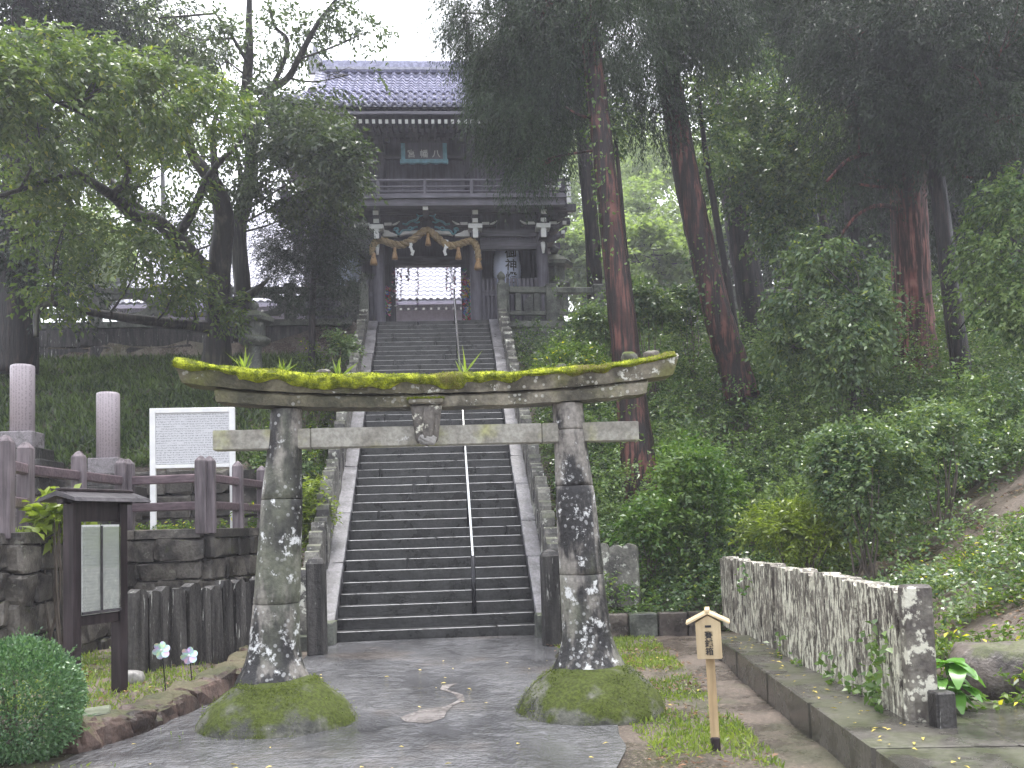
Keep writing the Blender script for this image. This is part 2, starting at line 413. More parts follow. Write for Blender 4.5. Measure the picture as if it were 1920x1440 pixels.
M['evergreen'] = leafm('evergreen_leaves', (.01, .017, .012), (.03, .045, .026), .35, .15, spec=.3)
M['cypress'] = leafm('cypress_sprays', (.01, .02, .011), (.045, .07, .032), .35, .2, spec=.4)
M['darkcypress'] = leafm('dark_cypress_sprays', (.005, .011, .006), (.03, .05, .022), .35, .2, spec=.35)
M['camellia'] = leafm('glossy_evergreen_leaves', (.028, .055, .026), (.14, .185, .085), .13, .27, (.14, .17, .035))
M['bright'] = leafm('bright_shrub_leaves', (.035, .075, .018), (.13, .19, .045), .2, .35)
M['midgreen'] = leafm('mid_green_leaves', (.03, .062, .022), (.15, .2, .07), .2, .3)
M['yellowgreen'] = leafm('yellow_green_leaves', (.06, .085, .015), (.18, .22, .035), .3, .4)
M['hydr'] = leafm('hydrangea_leaves', (.05, .13, .025), (.1, .2, .04), .2, .25)
M['box'] = leafm('boxwood_leaves', (.022, .055, .026), (.11, .18, .085), .3, .2)
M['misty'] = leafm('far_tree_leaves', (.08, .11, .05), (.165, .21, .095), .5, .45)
M['ivy'] = leafm('ivy_leaves', (.03, .065, .018), (.11, .16, .05), .25, .3)
M['litter'] = leafm('fallen_leaves', (.06, .028, .016), (.15, .08, .035), .4, .05, (.28, .22, .05))
M['yellowleaf'] = leafm('yellow_fallen_leaves', (.3, .24, .05), (.36, .28, .08), .4, .1)
def bark(name, a, b, dark, rough=(.25, .55), sc=1.0, bump=1.0):
    a, b, dark = ka(a, b, dark); t = NT(name); p = t.pos((sc, sc, sc*.06)); pi = t.pos()
    n1 = t.noise(p, 13, 7, .65); n2 = t.noise(pi, 2.0, 4)
    c = t.mix(t.ramp(n1, .46, .62), dark, t.mix(t.ramp(n2, .4, .6), a, b))
    rg = t.n('MapRange', {'Value': n1, 'To Min': rough[0], 'To Max': rough[1]}).outputs[0]
    t.bsdf(c, rg, n1, bump, .05, .3); return t.m
M['redbark'] = bark('red_cypress_bark', (.04, .015, .012), (.1, .04, .032), (.008, .005, .0045))
M['redbark2'] = bark('big_red_cypress_bark', (.09, .028, .022), (.17, .075, .062), (.016, .007, .006), (.5, .75))
M['darkbark'] = bark('dark_wet_bark', (.02, .015, .014), (.036, .026, .023), (.007, .006, .006))
M['cherrybark'] = bark('cherry_bark', (.025, .021, .018), (.045, .045, .03), (.01, .009, .008), sc=.7, bump=.8)
M['stem'] = flat('twig_bark', (.05, .04, .032), .6, var=.3)
M['greenstem'] = flat('green_stem', (.08, .12, .04), .5)
# ground
t = NT('ground_soil'); p = t.pos()
n1 = t.noise(p, 1.2, 8, .65); n2 = t.noise(p, 30, 6, .7); n3 = t.noise(p, .5, 5, .6)
c = t.mix(t.ramp(n1, .4, .6), (0.05, 0.038, 0.03), (0.125, 0.098, 0.078)); c = t.mix(t.ramp(n2, .45, .7), c, (0.23, 0.185, 0.145))
c = t.mix(t.math('MULTIPLY', t.ramp(n3, .5, .6), .6), c, (0.048, 0.057, 0.023))
rg = t.n('MapRange', {'Value': n1, 'From Min': .42, 'From Max': .56, 'To Min': .14, 'To Max': .7}).outputs[0]
t.bsdf(c, rg, t.math('ADD', n2, n1), .8, .03); M['ground'] = t.m
t = NT('wet_paving'); p = t.pos()
n1 = t.noise(t.pos((1, .45, 1)), 1.3, 6, .6); n2 = t.noise(p, 60, 5, .7); n3 = t.noise(t.pos((3, 14, 1)), 1.0, 6, .65); n4 = t.noise(p, 7, 6, .65)
c = t.mix(t.ramp(n1, .3, .7), (0.075, 0.075, 0.08), (0.165, 0.165, 0.175)); c = t.mix(t.math('MULTIPLY', t.ramp(n4, .4, .7), .5), c, (0.076, 0.074, 0.074))
c = t.mix(t.math('MULTIPLY', t.ramp(t.noise(t.pos((5, 16, 1)), 2.0, 7, .7), .54, .62), .75), c, (0.053, 0.051, 0.049)); c = t.mix(t.math('MULTIPLY', t.ramp(n2, .58, .7), .4), c, (0.380, 0.380, 0.380)); c = t.mix(t.math('MULTIPLY', t.ramp(t.noise(p, .55, 4), .55, .66), .5), c, (0.162, 0.133, 0.114))
rg = t.n('MapRange', {'Value': t.math('ADD', t.math('MULTIPLY', n3, .6), t.math('MULTIPLY', n1, .4)), 'From Min': .4, 'From Max': .6, 'To Min': .06, 'To Max': .24}).outputs[0]
hb = t.math('ADD', t.math('MULTIPLY', t.noise(t.pos((1, .6, 1)), 34, 3, .6), .55), t.math('ADD', t.math('MULTIPLY', n3, .5), t.math('MULTIPLY', n4, .5)))
hb = t.math('MULTIPLY', hb, t.n('MapRange', {'Value': t.noise(t.pos((1, .5, 1)), 1.1, 5, .6), 'From Min': .42, 'From Max': .56, 'To Min': .12, 'To Max': 1.0}).outputs[0])
t.bsdf(c, rg, hb, 1.0, .055, .7); M['path'] = t.m
M['palepatch'] = stone('mortar_patch', (.17, .155, .15), (.11, .1, .095), None, rough=(.15, .35), bump=.3, rnd=0)
t = NT('iridescent_film'); p = t.pos()
hv = t.n('CombineColor', {0: t.math('FRACT', t.math('ADD', t.math('MULTIPLY', t.noise(p, 14, 2), 2.4), .3)), 1: .32, 2: .95}, mode='HSV').outputs[0]
t.bsdf(hv, .15, metal=.35); M['pinwheel'] = t.m
t = NT('display_glass')
tr = t.n('BsdfTransparent', {'Color': (.98, .99, .98, 1)}); gl = t.n('BsdfGlossy', {'Roughness': .03, 'Color': (.9, .9, .9, 1)})
fr = t.math('ADD', t.math('MULTIPLY', t.n('LayerWeight', {'Blend': .3}).outputs['Fresnel'], .5), .03, True)
mx = t.n('MixShader', {0: fr}); t.t.links.new(tr.outputs[0], mx.inputs[1]); t.t.links.new(gl.outputs[0], mx.inputs[2]); t.t.links.new(mx.outputs[0], t.out.inputs[0]); M['glass'] = t.m
for nm, cl in (('red', (.32, .025, .035)), ('pink', (.42, .16, .22)), ('green', (.05, .23, .1)), ('blue', (.06, .15, .32)), ('yellow', (.38, .28, .05)), ('whitep', (.8, .8, .8)), ('purple', (.15, .08, .2))):
    M['c_'+nm] = flat('crane_paper_'+nm, cl, .6, var=.1)
M['tube'] = flat('fluorescent_tube_glass', (.85, .85, .85), .3, var=.02)
M['lanternpaper'] = flat('lantern_paper', (.32, .345, .43), .6, var=.12, sc=2)

# ------------------------------------------------------------------ foliage tools
def leaf_arrays(P, D, N, L, Wd, fold=.18):
    D = nz(D); S = nz(np.cross(D, N)); Nn = np.cross(S, D)
    L = L[:, None]; Wd = Wd[:, None]
    mid = P+D*L*.42
    V = np.stack([P, mid+S*Wd/2+Nn*Wd*fold, P+D*L-Nn*L*.1, mid-S*Wd/2+Nn*Wd*fold], 1).reshape(-1, 3)
    return V
def leaves_mesh(name, V):
    n = len(V)//4
    return mesh_np(name, V, np.arange(n*4, dtype=np.int32).reshape(n, 4))
def rdir(n): return nz(rng.normal(size=(n, 3)))
def sample_blobs(blobs, n, thr=-.25, gf=.9, shell=2.4):
    c = np.array([b[0] for b in blobs]); r = np.array([b[1] for b in blobs]); w = np.array([b[2] if len(b) > 2 else 1.0 for b in blobs])
    w = w*(r[:, 0]*r[:, 1]*r[:, 2])**(2/3); w /= w.sum()
    out = []; dirs = []; got = 0
    while got < n:
        k = rng.choice(len(blobs), size=n*2, p=w); d = rdir(n*2)
        rad = rng.random(n*2)**(1/shell)
        p = c[k]+d*r[k]*rad[:, None]
        ok = qnoise(p, gf, float(c[0, 0])) > thr
        out.append(p[ok]); dirs.append(d[ok]); got += ok.sum()
    return np.concatenate(out)[:n], np.concatenate(dirs)[:n]
def spray_leaves(P, D, k, ln, L, Wd, droop=.2, spread=.9, flatn=.7, jit=.35, lv=.3):
    """P spray roots, D outward; each spray a twig of length ln carrying k leaves"""
    n = len(P)
    A = nz(D+np.array([0, 0, -droop])+rng.normal(size=(n, 3))*.35)
    S = nz(np.cross(A, np.array([0, 0, 1.0])+rng.normal(size=(n, 3))*.35))
    t = (np.arange(k)+.5)/k
    sg = np.where(np.arange(k) % 2 == 0, 1.0, -1.0)
    lnv = ln*rng.uniform(.7, 1.3, n)
    pos = P[:, None]+A[:, None]*(t[None, :, None]*lnv[:, None, None])-np.array([0, 0, 1.0])*(t[None, :, None]**2*lnv[:, None, None]*droop*.6)
    pos = pos+rng.normal(size=pos.shape)*ln*.06
    dr = A[:, None]*.65+S[:, None]*(sg[None, :, None]*spread)+rng.normal(size=pos.shape)*jit-np.array([0, 0, .25+droop*.5])
    nm = np.array([0, 0, 1.0])*flatn+rng.normal(size=pos.shape)*.45
    m_ = n*k
    Ls = L*rng.uniform(1-lv, 1+lv, m_); Ws = Wd*rng.uniform(1-lv, 1+lv, m_)
    return leaf_arrays(pos.reshape(m_, 3), dr.reshape(m_, 3), nm.reshape(m_, 3), Ls, Ws)
def pxblob(px, py, d, rx, ry, rd, w=1.0):
    c = U(px, py, d); s = d/F_PX
    return (c, np.array([rx*s, rd, ry*s]), w)
def smooth_path(pts, per=4):
    pts = np.array(pts, float); out = []
    n = len(pts)
    for i in range(n-1):
        p0, p1, p2, p3 = pts[max(i-1, 0)], pts[i], pts[i+1], pts[min(i+2, n-1)]
        for j in range(per):
            t_ = j/per
            out.append(.5*((2*p1)+(-p0+p2)*t_+(2*p0-5*p1+4*p2-p3)*t_*t_+(-p0+3*p1-3*p2+p3)*t_**3))
    out.append(pts[-1]); return np.array(out)
def limb_tube(mb, pts, rads, n=8, per=4, wob=.06, ribs=0, ribamp=0, seed=0):
    q = smooth_path(np.column_stack([np.array(pts, float), np.array(rads, float)]), per)
    mb.tube(q[:, :3], np.maximum(q[:, 3], .003), n, wob=wob, ribs=ribs, ribamp=ribamp, seed=seed)
def pxpath(lst, d):
    """[(px,py,width_px[,d])...] -> points, radii"""
    P, r = [], []
    for e in lst:
        dd = e[3] if len(e) > 3 else d
        P.append(U(e[0], e[1], dd)); r.append(e[2]*dd/F_PX/2)
    return P, r
def branchlets(mb, trunk_pts, blobs, per=7, r0=.05, sub=5):
    tp = np.array(trunk_pts)
    for b in blobs:
        c, rr = b[0], b[1]
        a = tp[np.argmin(np.linalg.norm(tp-c, axis=1)+np.maximum(0, tp[:, 2]-c[2]+.2)*1.5)]
        midp = (a+c)/2+rng.normal(size=3)*.15*np.linalg.norm(c-a)*.5
        limb_tube(mb, [a, midp, c], [r0, r0*.7, r0*.35], 6, 4)
        for _ in range(sub):
            st = a+(c-a)*rng.uniform(.45, 1.0); e = c+rdir(1)[0]*rr*rng.uniform(.5, .95)
            mb.tube([st, (st+e)/2+rng.normal(size=3)*.12, e], [r0*.35, r0*.22, r0*.08], 4)
def tree(name, label, trunk, blobs, mat, barkm, nspray, k=9, ln=.35, L=.09, Wd=.045, limbs=(), ribs=0, ribamp=0.0, group=None, droop=.25, thr=-.25, gf=.9, r0=.05, sub=5, flatn=.7, tn=12, shell=2.4, extra=None, spread=.9):
    P, r = trunk
    base = P[0]
    o = thing(name, label, 'tree', base, group)
    mb = MB(); limb_tube(mb, P, r, tn, 6, .05, ribs, ribamp, seed=base[0]); mb.build('trunk', barkm, o, smooth=True)
    allp = list(smooth_path(P, 6))
    for lp, lr in limbs:
        b = MB(); limb_tube(b, lp, lr, 8, 5, .06, seed=lp[0][0]); b.build('limb', barkm, o, smooth=True)
        allp += list(smooth_path(lp, 5))
    if blobs:
        bb = MB(); branchlets(bb, allp, blobs, r0=r0, sub=sub); bb.build('branches', M['stem'] if barkm is None else barkm, o, smooth=True, kind='stuff')
        p, d = sample_blobs(blobs, nspray, thr, gf, shell)
        V = spray_leaves(p, d, k, ln, L, Wd, droop, flatn=flatn, spread=spread)
        if extra is not None: V = np.concatenate([V, extra])
        put('crown', leaves_mesh('crown', V), mat, o)
    return o
def shrub_leaves(c, r, n, k, ln, L, Wd, thr=-.35, droop=.1):
    c = np.array(c, float); r = np.array(r, float); bl = [(c-(0, 0, r[2]*.15), r*.72, 1.0)]
    for q in range(7):
        dv = rdir(1)[0]; dv[2] = abs(dv[2])*1.1-.25; bl.append((c+dv*r*.78, r*rng.uniform(.22, .48), .8))
    p, d = sample_blobs(bl, n, thr, 2.2, 2.6)
    d = nz(d+np.array([0, 0, .35])+rng.normal(size=d.shape)*.3); return spray_leaves(p, d, k, ln, L, Wd, droop, lv=.45)

# ------------------------------------------------------------------ terrain
SX, SW, SD, ST, SR, NS = -.16, 2.897, 13.93, .2566, .1595, 44   # stair centre, width, first nosing, tread, riser, steps
PLAT = NS*SR                                                    # 7.02
WP = [(-9.5, 10.9), (-4.72, 10.75), (-4.63, 14.35), (-3.52, 14.3), (-3.02, 16.9), (-2.3, 17.2)]
def slab_x(Y): return 3.05+(Y-6.0)*.096
def terr(X, Y):
    X = np.asarray(X, float); Y = np.asarray(Y, float)
    sm = lambda a, b, v: np.clip((v-a)/(b-a), 0, 1)**2*(3-2*np.clip((v-a)/(b-a), 0, 1))
    # left
    fy = np.where(X < -4.68, 10.75, np.where(X < -3.5, 14.35, np.where(X < -2.9, 14.35+(X+3.5)*5, 16.9)))
    terrace = Y > fy+.12
    zl = np.where(terrace, 1.68, np.where((X < -2.55) & (Y > 8.2), .13, 0.0))
    up = np.minimum(2.72+(Y-17.25)*.46, 5.95)
    zl = np.where(Y > 17.3, np.maximum(zl, up), zl)
    near = np.clip((Y-14.6)*.56, 0, 5.6)
    wgt = sm(-3.1, -2.5, X); zl = zl*(1-wgt)+np.where(Y > 14.0, near, np.where(Y > 12, .05, 0))*wgt
    zl = np.where(Y > 24.75, PLAT-.03, zl)
    # stairs strip
    zs = np.clip((Y-SD)*SR/ST-.42, -.06, PLAT-.08); zs = np.where(Y < SD-.05, 0, zs)
    # right
    pl = np.clip((Y-14.0)*.565, 0, 6.15+np.clip((X-11)*.25, 0, 4))
    bank = np.clip((X-slab_x(np.clip(Y, 4, 15))-.45)*.5, 0, 2.2)+np.clip((X-8)*.22, 0, 6)
    bank = bank*sm(4.2, 6.5, Y)
    zr = np.sqrt(pl**2+bank**2)
    zr = np.where(Y > 25.75, np.maximum(PLAT-.03, zr-1.0), np.where(X < 12, np.minimum(zr, 6.4), zr))
    z = np.where(X < -2.0, zl, np.where(X < 1.72, zs, zr))
    far = np.clip((Y-58)*.35, 0, 12); z = np.where(Y > 58, z+far, z)
    return z
xs = np.concatenate([np.linspace(-62, -12, 26)[:-1], np.linspace(-12, 14, 157)[:-1], np.linspace(14, 64, 30)])
ys = np.concatenate([np.linspace(-9, 4, 14)[:-1], np.linspace(4, 28, 151)[:-1], np.linspace(28, 86, 40)])
XX, YY = np.meshgrid(xs, ys)
ZZ = terr(XX, YY)
pts3 = np.stack([XX.ravel(), YY.ravel(), ZZ.ravel()], 1)
amp = np.where((YY.ravel() > 24) | (YY.ravel() < 4), .0, np.where((np.abs(XX.ravel()) < 2.6), .008, .03))
pts3[:, 2] += qnoise(pts3, 1.4)*amp
nx, ny = len(xs), len(ys)
ii = (np.arange(ny-1)[:, None]*nx+np.arange(nx-1)[None, :]).ravel()
put('ground', mesh_np('ground', pts3, np.stack([ii, ii+1, ii+nx+1, ii+nx], 1)), M['ground'], smooth=True, kind='structure')
def tz(x, y): return float(terr(np.array([x]), np.array([y]))[0])
# paved path in front of the stairs, with an irregular edge
edgeL = [(-1.72, 13.9), (-1.75, 12.9), (-1.9, 11.6), (-2.15, 10.2), (-2.35, 9.0), (-2.55, 8.0), (-2.75, 7.2), (-2.9, 6.2), (-3.1, 4.5), (-3.1, -3)]
edgeR = [(1.5, 13.9), (1.5, 12.9), (1.35, 11.6), (1.3, 10.2), (1.3, 9.0), (1.35, 8.0), (1.25, 7.2), (1.1, 6.4), (.95, 4.5), (.9, -3)]
Lp = smooth_path(edgeL, 6); Rp = smooth_path(edgeR, 6); V = []; Fq = []
for i in range(len(Lp)):
    jl = .02*math.sin(i*.9)+.05*math.sin(i*.43+2); jr = .025*math.sin(i*.8+1)+.05*math.sin(i*.37)
    for j in range(13):
        u_ = j/12; x = (Lp[i][0]+jl)*(1-u_)+(Rp[i][0]+jr)*u_; y = Lp[i][1]*(1-u_)+Rp[i][1]*u_
        V.append((x, y, .022-.012*abs(2*u_-1)**3))
for i in range(len(Lp)-1):
    for j in range(12): a = i*13+j; Fq.append((a, a+1, a+14, a+13))
put('path', mesh_np('path', np.array(V), np.array(Fq)[:, ::-1].copy()), M['path'], smooth=True, kind='structure')
pp = [(750, 1345), (790, 1330), (835, 1325), (860, 1312), (850, 1300), (825, 1292), (830, 1284), (858, 1281), (845, 1287), (838, 1293), (868, 1302), (872, 1312), (850, 1322), (838, 1333), (832, 1346), (800, 1356), (760, 1353)]
me = MB(); me.add([tuple(G(x, y, .0265)) for x, y in pp], [tuple(range(len(pp)))[::-1]])
me.build('mortar_patch', M['palepatch'], label='pale crooked mortar patch in the wet grey paving', cat='patch', loc=G(800, 1330, .0265))

# ------------------------------------------------------------------ stairs
st = thing('stone_staircase', 'long steep flight of dark wet stone steps climbing to the gate', 'stairs', (SX, SD, 0))
def step_y(i): return SD+i*ST            # nosing of step i (0-based)
for i in range(NS):
    z1 = (i+1)*SR; y0 = step_y(i); dep = ST+.16 if i < NS-1 else 1.2
    cuts = sorted(random.uniform(-.42, .42)*SW for _ in range(random.choice((0, 1, 1, 2))))
    if len(cuts) == 2 and cuts[1]-cuts[0] < .5: cuts = cuts[:1]
    e = [-SW/2]+cuts+[SW/2]
    for a, b in zip(e[:-1], e[1:]):
        h = SR+.05
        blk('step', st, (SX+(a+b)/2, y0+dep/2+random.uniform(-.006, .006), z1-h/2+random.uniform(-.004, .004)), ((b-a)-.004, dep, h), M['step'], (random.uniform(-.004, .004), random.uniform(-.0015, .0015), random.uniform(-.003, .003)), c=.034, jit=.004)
slope = math.atan2(SR, ST)
for sd in (-1, 1):
    x0 = SX+sd*(SW/2+.125)
    lens = []
    y = SD+.05; yend = step_y(NS-1)
    while y < yend-.2:
        Ld = random.uniform(.9, 1.5); Ld = min(Ld, yend-y)
        yc = y+Ld/2; zc = (yc-SD)*SR/ST+SR*.55
        blk('stringer', st, (x0+random.uniform(-.01, .01), yc, zc), (.25, Ld/math.cos(slope)-.012, .2), M['stringer'], (slope, 0, 0), c=.04, jit=.012)
        y += Ld
    blk('stringer', st, (x0, SD-.12, .16), (.3, .42, .34), M['balu'], c=.04)
# stone picket fences beside the stairs
pk = {}
for kk in range(4):
    mb = MB(); hw, th = .115, .1
    prof = [(-hw, 0), (-hw, .93), (-hw*.75, .985), (-hw*.3, 1.0), (hw*.3, 1.0), (hw*.75, .985), (hw, .93), (hw, 0)]
    prof = [(x+random.uniform(-.006, .006), z+random.uniform(-.008, .008)*(z > .5)) for x, z in prof]
    # width runs along the stair (y), thickness along x
    mb.prism(prof, -th, th, M=Matrix(((0, 1, 0), (1, 0, 0), (0, 0, 1))))
    pk[kk] = mb.mesh('picket'); pk[kk].materials.append(M['picket'])
for sd, lab in ((-1, 'row of stepped stone pickets climbing along the left edge of the stairs'), (1, 'row of stepped stone pickets climbing along the right edge of the stairs')):
    x0 = SX+sd*(SW/2+.34); o = thing('stone_picket_fence', lab, 'fence', (x0, 13.2, 0), 'stone picket fences beside the stairs')
    y = 13.35; i = 0
    while y < step_y(NS-1)-.1:
        zg = max(0, (y-SD)*SR/ST)+SR*.3
        h = 1.32-.55*(y-13.4)/11.5
        h += .05*math.sin(i*2.1)+random.uniform(-.03, .03)
        inst('picket', pk[i % 4], o, (x0+random.uniform(-.015, .015), y, zg-.28), (0, 0, random.uniform(-.04, .04)), (1, 1, h), None)
        y += .247; i += 1
    mb = MB()
    xe_ = SX+sd*1.53; mb.box((xe_, 12.72, .6), (.24, .24, 1.2), ch=.02); mb.lathe([(.16, 1.19), (.12, 1.24), (.02, 1.27)], (xe_, 12.72, 0), 4, ph=math.pi/4)
    mb.build('end_post', M['slabdark'], o)
    mb = MB(); mb.box((x0+sd*.02, step_y(NS-1)+.05, PLAT+.42), (.24, .24, 1.1), ch=.02)
    zt_ = PLAT+.97
    mb.lathe([(.11, 0), (.11, .03), (.07, .06), (.06, .1), (.11, .16), (.115, .22), (.07, .28), (.015, .33)], (x0+sd*.02, step_y(NS-1)+.05, zt_), 12)
    mb.build('newel_post', M['balu'], o)
# handrail
hr = thing('handrail', 'thin black metal handrail running up the middle of the stone steps', 'handrail', (.4, SD+ST, SR*2))
b0 = np.array([.4, SD+ST*1.5, SR*2]); b1 = np.array([.4, step_y(NS-1)+.1, PLAT])
mb = MB(); top = [b0+(0, -.02, .84), b1+(0, 0, .86)]
mb.tube(top, .021, 10); mb.build('rail', M['steel'], hr, smooth=True)
mb = MB(); mb.tube([b0+(0, .02, .62), b1+(0, 0, .62)], .016, 8); mb.build('lower_rail', M['blackmetal'], hr, smooth=True)
for q in range(6):
    pb = b0+(b1-b0)*q/5
    mb = MB(); mb.tube([pb-(0, 0, .1), pb+(0, 0, .85)], .034 if q == 0 else .024, 10); mb.build('rail_post', M['blackmetal'], hr, smooth=True)

# ------------------------------------------------------------------ torii
TY = 8.35
to = thing('stone_torii', 'small mossy stone torii gate standing on two moss mounds before the stairs', 'torii', (-.14, TY, 0))
def colm(cx, ax, prof, nm, joints):
    col_ = None
    for ji in range(len(joints)-1):
        z0, z1 = joints[ji], joints[ji+1]
        zz = np.linspace(z0, z1, 12); pr = []
        for z in zz:
            r = np.interp(z, [p[0] for p in prof], [p[1] for p in prof])
            ed = min(z-z0, z1-z)
            pr.append((r, z))
        pr = [(pr[0][0]-.007, z0+.001), (pr[0][0], z0+.008)]+pr[1:-1]+[(pr[-1][0], z1-.008), (pr[-1][0]-.007, z1-.001)]
        mb = MB(); x_at = cx+ax*(z0-.3)
        mb.lathe(pr, (x_at, TY, 0), 28, wob=.007, ax=(ax, 0), sq=.025 if cx > 0 else .0, ph=ji*.3)
        d = mb.build('column' if col_ is None else 'drum', M['torii'], to if col_ is None else col_, smooth=True)
        if col_ is None: col_ = d
    return col_
colm(-1.49, .065, [(.26, .345), (.36, .31), (.44, .265), (.54, .232), (.66, .212), (.9, .2), (1.4, .185), (1.9, .172), (2.3, .145), (2.66, .133)], 'l', [.24, 1.0, 1.88, 2.655])
colm(1.22, -.05, [(.26, .355), (.36, .315), (.44, .268), (.54, .23), (.66, .207), (1.1, .19), (1.7, .175), (2.3, .14), (2.66, .133)], 'r', [.24, 1.16, 1.93, 2.42, 2.655])
def mound(cx, seed):
    n = 56; pr = [(.575, -.05), (.58, .0), (.565, .055), (.525, .135), (.46, .215), (.385, .285), (.33, .325), (.29, .355), (.25, .37), (.2, .378)]
    q = smooth_path(np.array(pr), 4); vs = []; fs = []
    for j, (r, z) in enumerate(q):
        for k in range(n):
            a = 2*math.pi*k/n
            vs.append((cx+r*1.12*math.cos(a), TY-.11+r*1.12*math.sin(a), z))
    vs = np.array(vs); dlt = qnoise(vs, 3.3, seed)*.022+qnoise(vs, 9, seed)*.009
    ctr = np.array([cx, TY-.13, .1]); vs = vs+nz(vs-ctr)*dlt[:, None]
    m_ = len(q)
    for j in range(m_-1):
        for k in range(n): fs.append((j*n+k, j*n+(k+1) % n, (j+1)*n+(k+1) % n, (j+1)*n+k))
    fs.append(tuple((m_-1)*n+k for k in range(n)))
    o = put('base_mound', mesh_np('base_mound', vs, fs), M['mound'], to, smooth=True)
    # short moss pile on it
    sel = rng.random((11000, 2)); jj = (sel[:, 0]*(m_*.86)).astype(int); kk = (sel[:, 1]*n).astype(int)
    idx = jj*n+kk; P_ = vs[idx]+rng.normal(size=(11000, 3))*.014
    keep = qnoise(P_, 4.0, seed) > -.1; P_ = P_[keep]
    Nn = nz(P_-ctr); D_ = nz(Nn+rng.normal(size=P_.shape)*.5)
    V_ = leaf_arrays(P_-Nn*.004, D_, np.cross(Nn, rdir(len(P_))), rng.uniform(.008, .02, len(P_)), rng.uniform(.005, .009, len(P_)))
    put('moss_pile', leaves_mesh('moss_pile', V_), M['mossblade'], o)
mound(-1.43, 1.0); mound(1.21, 2.0)
def arc(x): return .155*(abs(x+.05)/2.1)**2.6
def lintel(name, x0, x1, zb, zt, d0, d1, mat, cut=0.0, parent=to, topcurve=1.0, botcurve=.8, nseg=22):
    vs = []; fs = []
    for i in range(nseg+1):
        x = x0+(x1-x0)*i/nseg
        dxT = cut*(1 if i == nseg else -1 if i == 0 else 0)
        zb_ = zb+arc(x)*botcurve; zt_ = zt+arc(x)*topcurve
        j = .004*math.sin(i*2.3)
        vs += [(x, TY-d0/2, zb_+j), (x+dxT, TY-d1/2, zt_-.03), (x+dxT, TY-d1/2+.05, zt_+j), (x+dxT, TY+d1/2-.05, zt_), (x+dxT, TY+d1/2, zt_-.03), (x, TY+d0/2, zb_)]
    for i in range(nseg):
        for k in range(6): a = i*6; fs.append((a+k, a+(k+1) % 6, a+6+(k+1) % 6, a+6+k))
    fs += [tuple(range(6))[::-1], tuple(nseg*6+k for k in range(6))]
    fs = [f[::-1] for f in fs]
    return put(name, mesh_np(name, np.array(vs), fs), mat, parent)
for a, b, cutside in ((-2.18, -.145, -1), (-.14, 2.02, 1)):
    lintel('kasagi', a, b, 2.752, 2.91, .32, .38, M['torii_moss'] if a < -1 else M['torii_top'], .05)
for a, b in ((-1.9, -.15), (-.143, 1.78)):
    lintel('shimaki', a, b, 2.636, 2.75, .3, .31, M['torii_moss'] if a < -1 else M['torii_top'], .015, topcurve=.8, botcurve=.72)
for a, b in ((-1.95, -1.13), (-1.126, -.15), (-.146, .86), (.864, 1.715)):
    mb = MB(); mb.box(((a+b)/2, TY, 2.395), (b-a, .15, .17), ch=.008); mb.build('tie_beam', M['nuki'], to)
for cx_, w in ((-1.34, .15), (1.1, .15)):
    for s_ in (-1, 1):
        mb = MB(); mb.box((cx_+s_*.2, TY-.02, 2.395), (.09, .13, .06), ch=.006)
# plaque in the middle
def rock(c, size, seed, n=14, amp=.16, flat_b=True, rot=0.0, pw=.75):
    vs = []; fs = []; m_ = 10
    for j in range(m_+1):
        th = math.pi*j/m_
        for k in range(n):
            a = 2*math.pi*k/n
            v = np.array([math.sin(th)*math.cos(a), math.sin(th)*math.sin(a), math.cos(th)])
            v = np.sign(v)*np.abs(v)**pw
            vs.append(v)
    vs = np.array(vs); vs *= (1+qnoise(vs, 1.6, seed)*amp+qnoise(vs, 4.0, seed)*amp*.35)[:, None]
    if flat_b: vs[:, 2] = np.maximum(vs[:, 2], -.55)
    vs *= np.array(size)/2
    if rot: cr, sr = math.cos(rot), math.sin(rot); vs[:, :2] = vs[:, :2] @ np.array([[cr, sr], [-sr, cr]])
    vs += np.array(c)
    for j in range(m_):
        for k in range(n): fs.append((j*n+k, (j+1)*n+k, (j+1)*n+(k+1) % n, j*n+(k+1) % n))
    return mesh_np('rock', vs, fs)
vs = []; 
mb = MB(); mb.box((-.135, TY-.14, 2.49), (.25, .1, .33), ch=.02, taper=1.0)
pl = mb.mesh('plaque'); 
for v in pl.vertices:
    tt = (v.co.z-2.3)/.4; v.co.x = -.135+(v.co.x+.135)*(.72+.4*min(1, max(0, tt)))
p_ = put('plaque', pl, M['rough_dark'], to)
put('plaque_ridge', rock((-.12, TY-.2, 2.47), (.1, .07, .3), 5, amp=.25, flat_b=False), M['rough_dark'], p_)
put('plaque_chip', rock((-.13, TY-.2, 2.345), (.15, .06, .09), 8, amp=.25, flat_b=False), M['paleboulder'], p_)
mb = MB(); mb.box((-.135, TY-.15, 2.675), (.3, .16, .045), ch=.012); mb.build('plaque_cap', M['torii_top'], p_)
